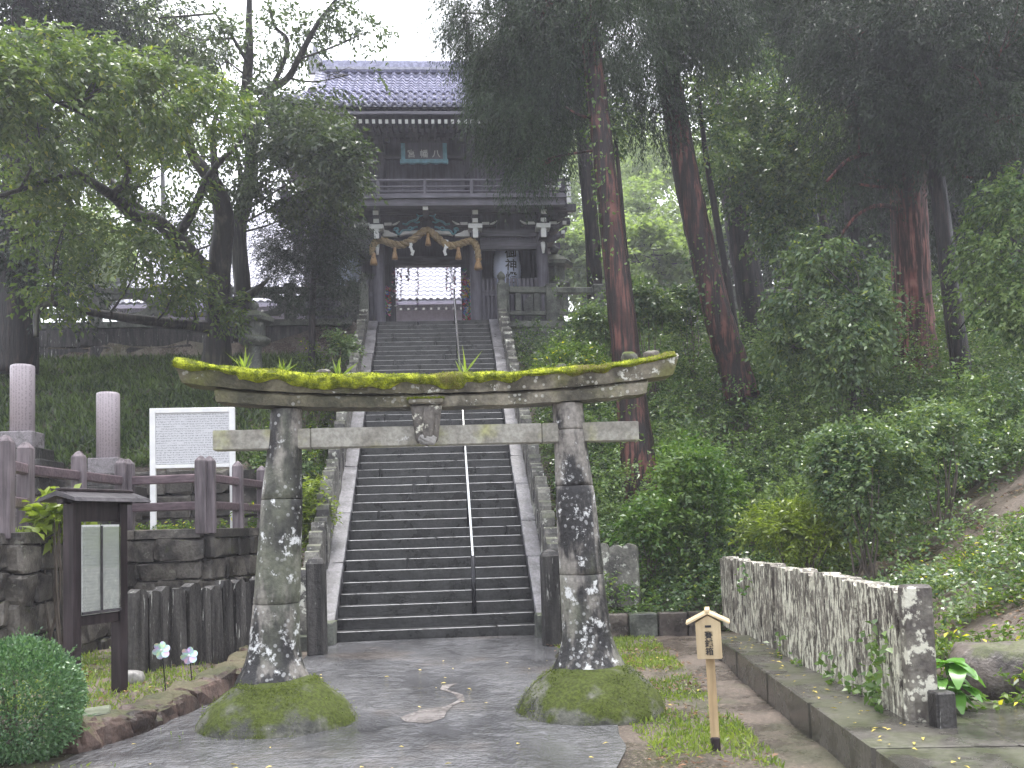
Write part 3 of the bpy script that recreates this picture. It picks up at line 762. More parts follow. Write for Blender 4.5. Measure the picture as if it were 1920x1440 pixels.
# moss draped on the lintel
def moss_drape():
    nxs, prof = 150, 9
    vs = []; fs = []
    for i in range(nxs+1):
        x = -2.24+4.28*i/nxs
        n_ = math.sin(x*5.1)+.7*math.sin(x*11.3+1)+.5*math.sin(x*23.7)
        leftw = 1.0 if x < .25 else .35
        hang = (.045+.035*n_)*leftw+(.06 if -1.7 < x < .2 else 0)
        if x > .25: hang = max(.012, .035+.04*n_)
        if x < -1.9: hang = .03+.02*n_
        if x > 1.45: hang = max(.008, .012+.012*n_)
        hang = min(max(hang*.75, .012), .1)
        zt_ = 2.91+arc(x)
        th = .016+.005*math.sin(x*17)+.006*math.sin(x*7.7)
        if 1.5 < x < 1.95: th = .008
        yf = TY-.19
        ring = [(x, yf+.006, zt_-.03-hang-.004), (x, yf-.012, zt_-.03-hang+.004), (x, yf-.018, zt_-.03-hang*.5), (x, yf-.018, zt_-.03), (x, yf+.045, zt_+th), (x, TY, zt_+th*1.2), (x, TY+.14, zt_+th), (x, TY+.2, zt_-.02), (x, TY+.185, zt_-.06)]
        for (a, b, c) in ring: vs.append((a, b, c))
    vs = np.array(vs); vs += np.stack([qnoise(vs, 13, k)*.004 for k in range(3)], 1)
    for i in range(nxs):
        for k in range(prof-1): a = i*prof+k; fs.append((a, a+prof, a+prof+1, a+1))
    o = put('moss', mesh_np('moss', vs, fs), M['moss'], to, smooth=True)
    n = 15000; i_ = rng.integers(0, nxs, n); k_ = rng.integers(1, prof-1, n); P_ = vs[i_*prof+k_]+(vs[(i_+1)*prof+k_]-vs[i_*prof+k_])*rng.random((n, 1))+(vs[i_*prof+np.minimum(k_+1, prof-1)]-vs[i_*prof+k_])*rng.random((n, 1))
    nn = nz(P_-np.stack([P_[:, 0], np.full(n, TY), np.full(n, 2.8)+.155*(np.abs(P_[:, 0]+.05)/2.1)**2.6], 1))
    D_ = nz(nn+rng.normal(size=(n, 3))*.5)
    put('moss_pile', leaves_mesh('moss_pile', leaf_arrays(P_-nn*.004, D_, rdir(n), rng.uniform(.01, .024, n), rng.uniform(.005, .01, n))), M['topmoss'], o)
    n = 1500; P_ = np.stack([rng.uniform(-.29, .02, n), rng.uniform(TY-.235, TY-.09, n), np.full(n, 2.7)], 1); D_ = nz(np.array([0, -.1, 1.])+rng.normal(size=(n, 3))*.6)
    put('moss_pile', leaves_mesh('moss_pile', leaf_arrays(P_-(0, 0, .005), D_, rdir(n), rng.uniform(.012, .03, n), rng.uniform(.006, .011, n))), M['topmoss'], p_)
moss_drape()
# stones and small plants on top of the torii
for (px, py, sx, sz, lab, mt) in ((1180, 678, .15, .12, 'largest moss covered stone lying on the right arm of the torii', 'mound'), (1222, 675, .15, .09, 'bare grey stone lying near the right tip of the torii', 'boulder'), (1052, 692, .1, .08, 'small mossy stone on the torii lintel above the right column', 'mound'), (608, 703, .14, .07, 'flat grey stone on the torii lintel left of its middle', 'boulder')):
    c = GY(px, py, TY); c[2] = 2.925+arc(c[0])+sz*.22
    put('stone', rock((0, 0, 0), (sx, .14, sz), px), M[mt], label=lab, cat='stone', loc=None, smooth=True, world=False).location = Vector(c)
def blades(c, n, L, Wd, spread=.6, up=1.0):
    P_ = np.repeat(np.array([c]), n, 0)+rng.normal(size=(n, 3))*np.array([.012, .012, .0])
    D_ = nz(np.array([0, 0, up])+rng.normal(size=(n, 3))*np.array([spread, spread, .1]))
    return leaf_arrays(P_, D_, rdir(n), L*rng.uniform(.6, 1.2, n), Wd*rng.uniform(.7, 1.3, n), .1)
for (px, n, L, lab) in ((458, 11, .2, 'small leafy sprout growing on the left arm of the torii'), (530, 11, .14, 'short grass tuft on the torii lintel right of the left column'), (632, 9, .17, 'thin grass tuft on the torii lintel beside the flat stone'), (872, 9, .24, 'tall single sprout on the torii lintel in front of the handrail')):
    c = GY(px, 700, TY); c[2] = 2.92+arc(c[0])
    put('sprout', leaves_mesh('sprout', blades((0, 0, 0), n, L, .018, .5)), M['grass'], label=lab, cat='plant', world=False).location = Vector(c)

# ------------------------------------------------------------------ masonry
def masonry(o, A, B, z0, z1, th, rows, sw, mat, name='stone', jit=.03, lean=0.0, jc=.09):
    A = np.array(A, float); B = np.array(B, float); Ld = np.linalg.norm(B-A); dr = (B-A)/Ld; an = math.atan2(dr[1], dr[0]); nrm = np.array([dr[1], -dr[0]])
    hs_ = [random.uniform(.75, 1.25) for _ in range(rows)]; s_ = sum(hs_); z = z0
    for h in hs_:
        h = h/s_*(z1-z0); x = -random.uniform(0, sw*.4)
        while x < Ld-.02:
            w = random.uniform(.65, 1.45)*sw; a = max(x, 0); b = min(x+w, Ld)
            if Ld-b < sw*.3: b = Ld
            if b-a > .05:
                c = A+dr*(a+b)/2+nrm*random.uniform(-jit, jit)
                hh = h*random.uniform(.93, 1.0)
                blk(name, o, (c[0], c[1], z+h/2), (b-a+.0, th, hh+.005), mat, (random.uniform(-.06, .06)+lean*0, random.uniform(-.03, .03), an+random.uniform(-.05, .05)), c=jc, jit=.075)
            x = b if b == Ld else x+w
            if b == Ld: break
        z += h
def wall_core(o, pts, z0, z1, th, mat):
    for (A, B) in zip(pts[:-1], pts[1:]):
        A = np.array(A); B = np.array(B); d = (B-A)/np.linalg.norm(B-A); n = np.array([-d[1], d[0]])
        c = (A+B)/2+n*(th/2+.03); mb = MB(); mb.box((c[0], c[1], (z0+z1)/2-.02), (np.linalg.norm(B-A)+.1, th*.7, z1-z0-.04), rot=(0, 0, math.atan2(d[1], d[0])))
        mb.build('wall_core', mat, o)
rw = thing('retaining_wall', 'mossy dark masonry retaining wall below the brown fence on the left', 'wall', (-4.65, 12.5, 0))
for A, B in zip(WP[:-1], WP[1:]): masonry(rw, A, B, -.05, 1.56, .3, 5, .42, M['wallstone'])
wall_core(rw, WP, -.1, 1.56, .25, M['wallcore'])
for A, B in zip(WP[:-1], WP[1:]):
    A = np.array(A); B = np.array(B); L_ = np.linalg.norm(B-A); n = max(1, round(L_/1.1)); an = math.atan2(*(B-A)[::-1])
    for k in range(n):
        c = A+(B-A)*(k+.5)/n
        blk('coping_stone', rw, (c[0], c[1]+.02, 1.62), (L_/n+.02, .34, .13), M['wallstone'], (0, 0, an), c=.05, jit=.02)
rw2 = thing('rubble_wall', 'rough stone wall behind the white sign at the foot of the grassy slope', 'wall', (-5, 17.2, 1.68))
masonry(rw2, (-12, 17.2), (-2.9, 17.3), 1.6, 2.74, .3, 3, .5, M['wallstone'], jit=.05)
wall_core(rw2, [(-12, 17.2), (-2.9, 17.3)], 1.6, 2.72, .25, M['wallcore'])
# low rows of slabs
def slab_mesh(w, th, h, arcn=6, mat=None, rough=.01):
    mb = MB(); pr = [(-w/2, 0)]+[(-w/2*math.cos(math.pi*k/arcn), h-.09+.09*math.sin(math.pi*k/arcn)) for k in range(arcn+1)]+[(w/2, 0)]
    pr = [(x+random.uniform(-rough, rough), z+(random.uniform(-rough, rough) if z > 0 else 0)) for x, z in pr]
    mb.prism(pr[::-1], -th/2, th/2); me_ = mb.mesh('slab'); me_.materials.append(mat); return me_
def slab_row(o, A, B, z0, n, h, th, mat, flatt=False, name='slab', hv=.04, meshes=None, lean=.0):
    A = np.array(A, float); B = np.array(B, float); L_ = np.linalg.norm(B-A); an = math.atan2(*(B-A)[::-1]); w = L_/n
    ms = meshes or [slab_mesh(w*.97, th, 1.0, 7, mat) for _ in range(4)]
    for k in range(n):
        c = A+(B-A)*(k+.5)/n
        z = z0 if not callable(z0) else z0(c[0], c[1])
        inst(name, ms[k % 4], o, (c[0]+random.uniform(-.015, .015), c[1]+random.uniform(-.015, .015), z-.05), (lean+random.uniform(-.02, .02), random.uniform(-.025, .025), an+random.uniform(-.05, .05)), (1, 1, h+random.uniform(-hv, hv)))
ra, rb = G(244, 1268, .13), G(492, 1218, .1)
o = thing('stone_slab_row', 'row of dark round-topped upright stone slabs below the left retaining wall', 'fence', (*((ra+rb)/2)[:2], .1))
slab_row(o, ra[:2]+(.0, .0), rb[:2], .08, 11, .98, .13, M['slabdark'])
mb = MB(); mb.box((-2.05, 13.3, .1), (.5, .35, .22), ch=.02)
mb.build('kerb_block', M['balu'], label='short low stone block beside the left stair post', cat='kerb', loc=(-2.05, 13.3, 0))
qa, qb = U(1118, 1105, 14.1), U(1200, 1108, 13.9)
o = thing('stone_slab_row', 'three pale round-topped stone slabs behind the right torii column', 'fence', (*((qa+qb)/2)[:2], .4))
slab_row(o, qa[:2], qb[:2], .42, 3, .92, .14, M['picket'])
o = thing('low_kerb_wall', 'low mossy kerb stones at the foot of the right wooded slope', 'kerb', (2.6, 13.4, 0))
ka, kb = G(1122, 1194, .0)[:2], G(1345, 1188, .0)[:2]
for k in range(4):
    c = np.array(ka)+(np.array(kb)-np.array(ka))*(k+.5)/4
    blk('kerb_stone', o, (c[0], c[1], .14), (np.linalg.norm(np.array(kb)-ka)/4-.015, .2, .36), M['boulder'] if k != 1 else M['balu'], (0, 0, random.uniform(-.03, .03)), c=.05, jit=.02)
# lichen slabs on the ledge, right
sa = np.array([slab_x(12.6)+.02, 12.6]); sb = np.array([slab_x(6.25)+.0, 6.25])
ps = thing('lichen_slab_wall', 'long wall of pale lichen-streaked upright stone slabs along the right ledge', 'wall', (*((sa+sb)/2), .25))
ms = []
for k in range(4):
    mb = MB(); w = np.linalg.norm(sb-sa)/22*.965
    pr = [(-w/2, 0), (-w/2, .97), (-w/2+.03, 1.0), (w/2-.03, 1.0), (w/2, .97), (w/2, 0)]
    pr = [(x, z+random.uniform(-.008, .008)*(z > .5)) for x, z in pr]
    mb.prism(pr[::-1], -.08, .08); me_ = mb.mesh('slab'); me_.materials.append(M['slabpale']); ms.append(me_)
slab_row(ps, sa, sb, .25, 22, .9, .16, M['slabpale'], hv=.015, meshes=ms)
mb = MB(); mb.box((sb[0]+.005, sb[1]-.075, .25+.43), (.19, .13, .9), ch=.02); mb.build('end_slab', M['slabend'], ps)
# ledge: a row of long kerb stones whose top carries the slabs
la, lb = G(1338, 1192, .25)[:2], G(1712, 1455, .25)[:2]
lb = la+(lb-la)*1.35
lg = thing('stone_ledge', 'long low dark wet stone ledge carrying the lichen slabs on the right', 'ledge', (*((la+lb)/2), 0))
L_ = np.linalg.norm(lb-la); an = math.atan2(*(lb-la)[::-1]); nrm = np.array([math.sin(an), -math.cos(an)]); nrm = nrm if nrm[0] > 0 else -nrm
for k in range(6):
    c = la+(lb-la)*(k+.5)/6+nrm*.42
    blk('ledge_stone', lg, (c[0], c[1], .115), (L_/6-.006, .84, .27), M['ledge'], (0, 0, an), c=.02, jit=.006)
for k in range(3, 7):
    for q in range(2):
        c = la+(lb-la)*(k+.5)/6+nrm*(1.27+.86*q)
        if c[1] > 6.9: continue
        blk('ledge_stone', lg, (c[0], c[1], .112), (L_/6-.006, .85, .27), M['ledge'], (0, 0, an), c=.02, jit=.006)
c = G(1772, 1368, .25)
mb = MB(); mb.box((c[0]+.04, c[1]+.1, .34), (.13, .13, .26), ch=.012); mb.build('stone_stub', M['slabdark'], label='short dark square stone stub at the near end of the lichen slabs', cat='post', loc=(c[0], c[1], .24))
for (px, py, sx, sy, sz, lab, mt) in ((1905, 1330, 1.0, .8, .62, 'large dark boulder at the right edge beside the leafy plant', 'boulder'), (1822, 1232, .34, .3, .26, 'grey angular rock lying on the soil above the large boulder', 'boulder'), (1868, 1232, .16, .14, .1, 'small pink stone lying beside the grey angular rock', 'pinkstone')):
    c = U(px, py, 7.3 if sx > .5 else 8.0); c[2] += .2 if sx > .5 else 0
    put('boulder' if sx > .5 else 'rock', rock((0, 0, 0), (sx, sy, sz), px), M[mt], label=lab, cat='rock', world=False, smooth=True).location = Vector(c)
c = G(246, 1282, .13)
put('rock', rock((0, 0, 0), (.27, .2, .17), 77, amp=.12), M['paleboulder'], label='pale rounded rock at the foot of the notice board', cat='rock', world=False, smooth=True).location = Vector(c+(0, 0, .05))
c = G(170, 1350, .13); mb = MB(); mb.box((c[0], c[1], .16), (.3, .3, .09), rot=(.03, -.05, .3), ch=.012)
mb.build('flat_stone', M['balu'], label='flat square stone lying beside the clipped round bush', cat='stone', loc=(c[0], c[1], .12))
# kerb of rough stones, left bed
kp = smooth_path(np.array([G(x, y, 0.0)[:2] for x, y in ((120, 1412), (215, 1380), (300, 1345), (380, 1312), (450, 1268), (475, 1240))]), 2)
o = thing('bed_kerb', 'crooked line of rough reddish kerb stones edging the left planting bed', 'kerb', (*kp[5], 0))
for k in range(0, len(kp)-1):
    a, b = kp[k], kp[k+1]; L_ = np.linalg.norm(b-a)
    put('kerb_stone', rock((*(a+b)/2, .03+random.uniform(-.02, .02)), (L_*1.2, .34+random.uniform(-.05, .08), .3+random.uniform(-.06, .05)), k*3.1+.7, n=16, amp=.16, rot=math.atan2(*(b-a)[::-1])+random.uniform(-.1, .1), pw=.42), M['kerbrock'], o)

# ------------------------------------------------------------------ brown fence on the left terrace
def fence_path(pxs):
    return [np.array(U(px, 985, d)) for px, d in pxs]
fn = thing('brown_fence', 'two-rail brown imitation timber fence on top of the left retaining wall', 'fence', (-4.6, 12.5, 1.68))
posts = [(10, 10.4), (48, 11.2), (148, 12.6), (228, 14.0), (241, 14.1), (378, 13.9), (394, 14.0), (447, 15.2), (492, 16.4), (530, 17.3)]
PW = []
for px, d in posts:
    c = U(px, 985, d); PW.append(c)
    mb = MB(); w = .155
    mb.box((c[0], c[1], 1.62+.52), (w, w, 1.06), ch=.012); mb.lathe([(w*.68, 2.67), (w*.25, 2.735), (.004, 2.75)], (c[0], c[1], 0), 4, ph=math.pi/4)
    mb.build('post', M['fencebrown'], fn)
for a, b in ((0, 1), (1, 2), (2, 3), (4, 5), (6, 7), (7, 8), (8, 9)):
    A, B = PW[a], PW[b]
    for zc in (2.42, 2.02):
        mb = MB(); d = B-A; L_ = math.hypot(d[0], d[1]); c = (A+B)/2
        mb.box((c[0], c[1], zc), (L_-.12, .1, .125), rot=(0, 0, math.atan2(d[1], d[0])), ch=.015); mb.build('rail', M['fencerail'], fn)
# ------------------------------------------------------------------ notice board
a = U(140, 1000, 8.7); b = U(219, 1000, 9.2); ang = math.atan2(b[1]-a[1], b[0]-a[0]); wB = float(np.hypot(b[0]-a[0], b[1]-a[1]))
c0 = (a+b)/2
nb = thing('notice_board', 'black roofed notice board with two glass panes standing in the left bed', 'notice board', (c0[0], c0[1], .1), rz=ang)
def lb_(name, c, s, mat, parent=None, ch=.006, **k):
    mb = MB(); mb.box(c, s, ch=ch); return mb.build(name, mat, parent or nb, world=False, **k)
lb_('post', (-wB/2-.03, 0, .9), (.1, .12, 1.86), M['boardwood']); lb_('post', (wB/2+.03, 0, .9), (.1, .12, 1.86), M['boardwood'])
lb_('header', (0, 0, 1.735), (wB-.04, .07, .17), M['boardwood']); lb_('sill', (0, 0, .75), (wB-.04, .08, .09), M['boardwood'])
lb_('back_panel', (0, .035, 1.2), (wB-.042, .02, .82), M['boardwood']); 
for k in (-1, 1):
    q = lb_('notice_sheet', (k*(wB-.04)/4, -.05, 1.21), ((wB-.06)/2-.006, .006, .82), M['notice'], ch=0)
    fr = lb_('pane_frame', (k*(wB-.04)/4, -.068, .82), ((wB-.05)/2, .018, .025), M['boardcap'], ch=0)
    lb_('pane', (k*(wB-.04)/4, -.066, 1.215), ((wB-.05)/2-.004, .005, .77), M['glass'], ch=0)
lb_('mullion', (0, -.062, 1.21), (.014, .02, .8), M['boardcap'], ch=0)
mb = MB(); 
mb.prism([(-.22, 0), (-.2, .035), (0, .1), (.2, .035), (.22, 0), (0, .055)], -wB/2-.22, wB/2+.22, M=Matrix(((0, 1, 0), (1, 0, 0), (0, 0, 1))), c=(0, 0, 1.83))
mb.build('roof', M['boardcap'], nb, world=False)
lb_('ridge_board', (0, 0, 1.94), (wB+.4, .06, .03), M['boardwood']); lb_('roof_beam', (0, 0, 1.835), (wB+.36, .07, .05), M['boardwood'])
# ------------------------------------------------------------------ white information sign
sl, sr_ = U(283, 985, 15.4), U(440, 985, 15.4)
sg = thing('information_sign', 'large white framed information sign with fine print behind the brown fence', 'sign', ((sl[0]+sr_[0])/2, sl[1], 1.68), rz=0.03)
wS = float(sr_[0]-sl[0]); s_ = 15.4/F_PX
zt_ = 1.6+(1003-763)*s_-1.68; zb_ = 1.6+(1003-877)*s_-1.68
for k in (-1, 1):
    lb_('post', (k*(wS/2-.045), 0, zt_/2-.1), (.09, .07, zt_+.2), M['white'], sg)
lb_('frame_bar', (0, 0, zt_-.04), (wS-.182, .075, .08), M['white'], sg); lb_('frame_bar', (0, 0, zb_+.03), (wS-.182, .075, .06), M['white'], sg)
lb_('panel', (0, .0, (zt_+zb_)/2), (wS-.184, .03, zt_-zb_-.14), M['sign'], sg, ch=0)
# ------------------------------------------------------------------ cylindrical monuments
def monument(px, ytop, ybot, wpx, d, lab):
    s_ = d/F_PX; c = U(px, ybot, d); zt_ = U(px, ytop, d)[2]; r = wpx*s_/2
    o = thing('stone_monument', lab, 'monument', (c[0], c[1], 1.68), 'cylindrical granite monuments')
    mb = MB(); h = zt_-c[2]
    mb.lathe([(r, 0), (r, h-.05), (r*.96, h-.015), (r*.8, h)], (0, 0, 0), 32)
    q = mb.build('shaft', M['monument'], o, world=False, smooth=True); q.location = (0, 0, c[2]-1.68)
    z1 = c[2]
    for w, hh, mm in ((r*2.7, .27, M['granite']), (r*3.9, .2, M['slabdark']), (r*5.2, .28, M['slabdark'])):
        mb = MB(); mb.box((0, 0, z1-1.68-hh/2), (w, w, hh), ch=.015); mb.build('plinth', mm, o, world=False); z1 -= hh
    w = r*4.6; n = 0
    while z1 > 1.72:
        hh = min(.3, z1-1.66)
        for k in range(3):
            for sd in (0, 1):
                blk('stone', o, (c[0]-w/2+w*(k+.5)/3, c[1]+(-w/4 if sd == 0 else w/4), z1-hh/2), (w/3-.01, w/2-.01, hh-.01), M['wallstone'], c=.08)
        z1 -= hh
monument(42, 683, 811, 43, 15.6, 'taller pinkish granite cylinder monument at the far left behind the fence')
monument(203, 735, 860, 42, 16.0, 'pinkish granite cylinder monument between the far left one and the white sign')
# ------------------------------------------------------------------ pinwheels
for (px, py, pyb, lab) in ((303, 1219, 1290, 'left iridescent plastic flower pinwheel in front of the dark slab row'), (355, 1229, 1281, 'right iridescent plastic flower pinwheel on a black stick in the left bed')):
    bp = G(px+(6 if px > 320 else 8), pyb, .13); d = float((bp-CO) @ CF); c = U(px, py, d)
    o = thing('flower_pinwheel', lab, 'pinwheel', bp, 'flower pinwheels in the left bed')
    mb = MB(); mb.tube([bp-(0, 0, .05), c+(0, .012, 0)], .006, 6); mb.build('stick', M['blackmetal'], o)
    for k in range(6):
        a_ = k*math.pi/3+.3; dv = np.array([math.cos(a_), 0, math.sin(a_)]); pv = np.array([-math.sin(a_), 0, math.cos(a_)])
        n = 10; vs = [c+(0, -.012, 0)]+[c+dv*.052+dv*.036*math.cos(q)+pv*.034*math.sin(q)+np.array([0, -.01+.014*math.sin(q), 0]) for q in np.linspace(0, 2*math.pi, n, endpoint=False)]
        vs2 = [v+np.array([0, .004, 0]) for v in vs]
        fs = [(0, 1+(q+1) % n, 1+q) for q in range(n)]+[(n+1, n+2+q, n+2+(q+1) % n) for q in range(n)]+[(1+q, 1+(q+1) % n, n+2+(q+1) % n, n+2+q) for q in range(n)]
        put('petal', mesh_np('petal', np.array(vs+vs2), fs), M['pinwheel'], o)
    mb = MB(); mb.lathe([(.014, -.006), (.012, .008), (.002, .012)], (0, 0, 0), 10); q = mb.build('hub', M['whitep'] if 'whitep' in M else M['white'], o, world=False); q.location = Vector(c-bp+(0, -.018, 0)); q.rotation_euler = (math.pi/2, 0, 0)
# ------------------------------------------------------------------ text
def text_mesh(body, size, name, line=1.0):
    cu = bpy.data.curves.new(name, 'FONT'); cu.body = body; cu.size = size; cu.align_x = 'CENTER'; cu.align_y = 'CENTER'; cu.space_line = line; cu.extrude = .002
    cu.offset = size*.012
    ob = bpy.data.objects.new(name, cu); link(ob)
    dg = bpy.context.evaluated_depsgraph_get(); me_ = bpy.data.meshes.new_from_object(ob.evaluated_get(dg)); me_.name = name
    bpy.data.objects.remove(ob); bpy.data.curves.remove(cu)
    me_.transform(Matrix.Rotation(math.pi/2, 4, 'X'))
    return me_
# ------------------------------------------------------------------ offering box on a post
bp = G(1342, 1402, 0.02); dB = float((bp-CO) @ CF); bt = U(1327, 1150, dB)
ob_ = thing('offering_box', 'pale wooden offering box with a little gabled roof on a slanting post', 'offering box', bp, rz=-.27)
s_ = dB/F_PX; hb_ = bt[2]-bp[2]; lean = (bt[0]-bp[0])*.6/hb_
Ml = Matrix.Rotation(lean, 3, 'Y')
zb_ = U(1327, 1233, dB)[2]-bp[2]; zt_ = U(1327, 1166, dB)[2]-bp[2]
mb = MB(); mb.box(Ml @ Vector((0, .03, zb_/2+.02)), (.062, .045, zb_+.12), rot=Ml, ch=.004); mb.build('post', M['post'], ob_, world=False)
mb = MB(); mb.box(Ml @ Vector((0, .02, -.0)), (.066, .05, .14), rot=Ml, ch=.01); mb.build('post_foot', M['boardwood'], ob_, world=False)
hh = zt_-zb_
mb = MB(); mb.prism([(-.085, .008), (-.077, 0), (.077, 0), (.085, .008), (.085, hh-.0), (0, hh+.05), (-.085, hh)], -.085, .075, M=Ml, c=Ml @ Vector((0, -.03, zb_))); bx = mb.build('box_body', M['hinoki'], ob_, world=False)
mb = MB(); mb.box(Ml @ Vector((0, -.117, zb_+hh-.025)), (.042, .004, .015), rot=Ml); mb.build('coin_slot', M['ink'], bx, world=False)
for k in (-1, 1):
    mb = MB(); mb.box(Ml @ Vector((k*.068, -.035, zb_+hh+.035)), (.175, .21, .016), rot=Ml @ Matrix.Rotation(k*.46, 3, 'Y'), ch=.002); mb.build('roof_board', M['hinoki'], ob_, world=False)
mb = MB(); mb.box(Ml @ Vector((0, -.035, zb_+hh+.082)), (.034, .215, .022), rot=Ml, ch=.003); mb.build('roof_ridge', M['hinoki'], ob_, world=False)
tm = text_mesh('賽\n銭\n箱', .056, 'lettering', 1.0)
tm.transform(Ml.to_4x4()); q = put('lettering', tm, M['ink'], bx, world=False); q.location = Ml @ Vector((.0, -.1175, zb_+hh*.42))

# ------------------------------------------------------------------ the two-storey gate
CX, GYF = -.31, 26.3
gt = thing('shrine_gate', 'two-storey dark timber shrine gate with blue grey tiled roof above the stairs', 'gate', (CX, 28, PLAT))
def gz(py, Y): return float(GY(801, py, Y)[2])
def gx(px, Y, py=450): return float(GY(px, py, Y)[0])
def gb(name, x0, x1, y0, y1, z0, z1, mat='gatewood', parent=None, ch=0.0, label=None):
    mb = MB(); mb.box(((x0+x1)/2, (y0+y1)/2, (z0+z1)/2), (abs(x1-x0), abs(y1-y0), abs(z1-z0)), ch=ch); return mb.build(name, M[mat], parent or gt, label=label)
PX_ = [CX-3.21, CX-1.34, CX+1.34, CX+3.21]
zP = gz(428, GYF)
for yy in (GYF, 28.2, 30.1):
    for x in PX_:
        if yy == 28.2 and abs(x-CX) < 2:
            gb('door_post', x-.17+(.2 if x < CX else -.2)-.0, x+.17+(.2 if x < CX else -.2), yy-.14, yy+.14, PLAT-.05, 10.2); continue
        mb = MB(); mb.lathe([(.2, 0), (.2, .12), (.17, .14), (.165, 2.4), (.15, 3.1)], (x, yy, PLAT-.03), 16); mb.build('pillar', M['gatewood'], gt, smooth=True)
# front beams
zl0, zl1 = gz(470, GYF), gz(458, GYF)
for s in (-1, 1):
    xa, xb = (PX_[2]+.15, PX_[3]-.15) if s > 0 else (PX_[0]+.15, PX_[1]-.15)
    gb('tie_beam', xa, xb, GYF-.09, GYF+.09, zl0, zl1+.08, 'gatewoodx'); gb('tie_beam', xa, xb, GYF-.11, GYF+.11, gz(446, GYF), gz(434, GYF), 'gatewoodx')
    gb('wall_panel', xa, xb, GYF+.0, GYF+.05, zl0+.1, zP+.5, 'gatedark')
    gb('bay_back_wall', xa-.1, xb+.1, 28.15, 28.22, PLAT, 10.2, 'gatedark')
    gb('bay_side_wall', (PX_[3]-.04 if s > 0 else PX_[0]-.04), (PX_[3]+.04 if s > 0 else PX_[0]+.04), GYF+.2, 30.0, PLAT, 10.2, 'gatedark')
    gb('bay_floor', xa, xb, GYF+.2, 28.1, PLAT-.05, PLAT+.25, 'gatedark')
    # lattice pickets
    n = 14
    mb = MB(); mb.box((0, 0, .5), (.07, .05, 1.0)); pm = mb.mesh('lattice_picket'); pm.materials.append(M['gatewood'])
    zpt = gz(524, GYF)
    for k in range(n):
        x = xa+(xb-xa)*(k+.5)/n
        inst('lattice_picket', pm, gt, (x, GYF-.02, PLAT), (0, 0, 0), (1, 1, zpt-PLAT))
    gb('lattice_rail', xa, xb, GYF-.045, GYF+.0, gz(556, GYF), gz(547, GYF), 'gatewoodx'); gb('lattice_rail', xa, xb, GYF-.045, GYF+.0, PLAT+.05, PLAT+.2, 'gatewoodx')
# centre bay above the opening
gb('wall_panel', PX_[1]+.1, PX_[2]-.1, GYF+.06, GYF+.12, gz(430, GYF)-.05, zP+.75, 'gatedark')
zo = gz(500, 28.2)
gb('door_lintel', PX_[1]+.1, PX_[2]-.1, 28.08, 28.32, zo, zo+.28, 'gatewoodx'); gb('door_head_panel', PX_[1]+.1, PX_[2]-.1, 28.15, 28.22, zo+.26, 10.4, 'gatedark')
gb('soffit', PX_[0]-.1, PX_[3]+.1, GYF, 30.2, 10.25, 10.33, 'gatedark')
gb('sill', PX_[0]-.2, PX_[3]+.2, GYF-.25, GYF+.2, PLAT-.06, PLAT+.02, 'gatewoodx')
# white painted rainbow beam ends and centre
def gpoly(name, pts, Y, th, mat, parent=None):
    mb = MB(); P_ = [GY(660+x/4.364, 340+y/4.364, Y) for x, y in pts]
    mb.prism([(p[0], p[2]) for p in P_][::-1], Y-th/2, Y+th/2); return mb.build(name, M[mat], parent or gt)
gpoly('rainbow_beam', [(388, 448), (392, 430), (420, 414), (480, 408), (605, 405), (730, 408), (790, 414), (818, 428), (826, 446), (780, 436), (605, 428), (440, 436)], GYF-.12, .12, 'white')
for mirror in (0, 1):
    f_ = lambda p: (1213-p[0], p[1]) if mirror else p
    pts = [f_(p) for p in [(250, 454), (250, 388), (268, 402), (300, 408), (318, 420), (350, 432), (370, 440), (372, 454)]]
    gpoly('rainbow_beam_end', pts if not mirror else pts[::-1], GYF-.12, .12, 'white')
    for cur, w in (([(345, 405), (350, 385), (372, 384), (378, 402), (360, 406), (385, 432), (410, 405), (440, 398), (480, 398), (500, 382), (538, 372)], 7), ([(455, 385), (480, 374), (505, 392)], 5), ([(412, 346), (445, 352), (470, 332), (500, 322), (530, 312), (545, 290)], 8), ([(500, 325), (530, 338), (555, 330)], 6), ([(528, 268), (545, 285), (580, 280)], 6)):
        P_ = [GY(660+f_(q)[0]/4.364, 340+f_(q)[1]/4.364, GYF-.2) for q in cur]
        mb = MB(); limb_tube(mb, P_, [w*.0035+.004*(k not in (0, len(P_)-1)) for k in range(len(P_))], 7, 5, 0); mb.build('cloud_carving', M['tealpaint'], gt, smooth=True)
gpoly('frog_leg_strut', [(560, 330), (575, 270), (600, 250), (630, 250), (655, 270), (668, 330), (640, 310), (615, 318), (590, 310)], GYF-.16, .1, 'gatewood')
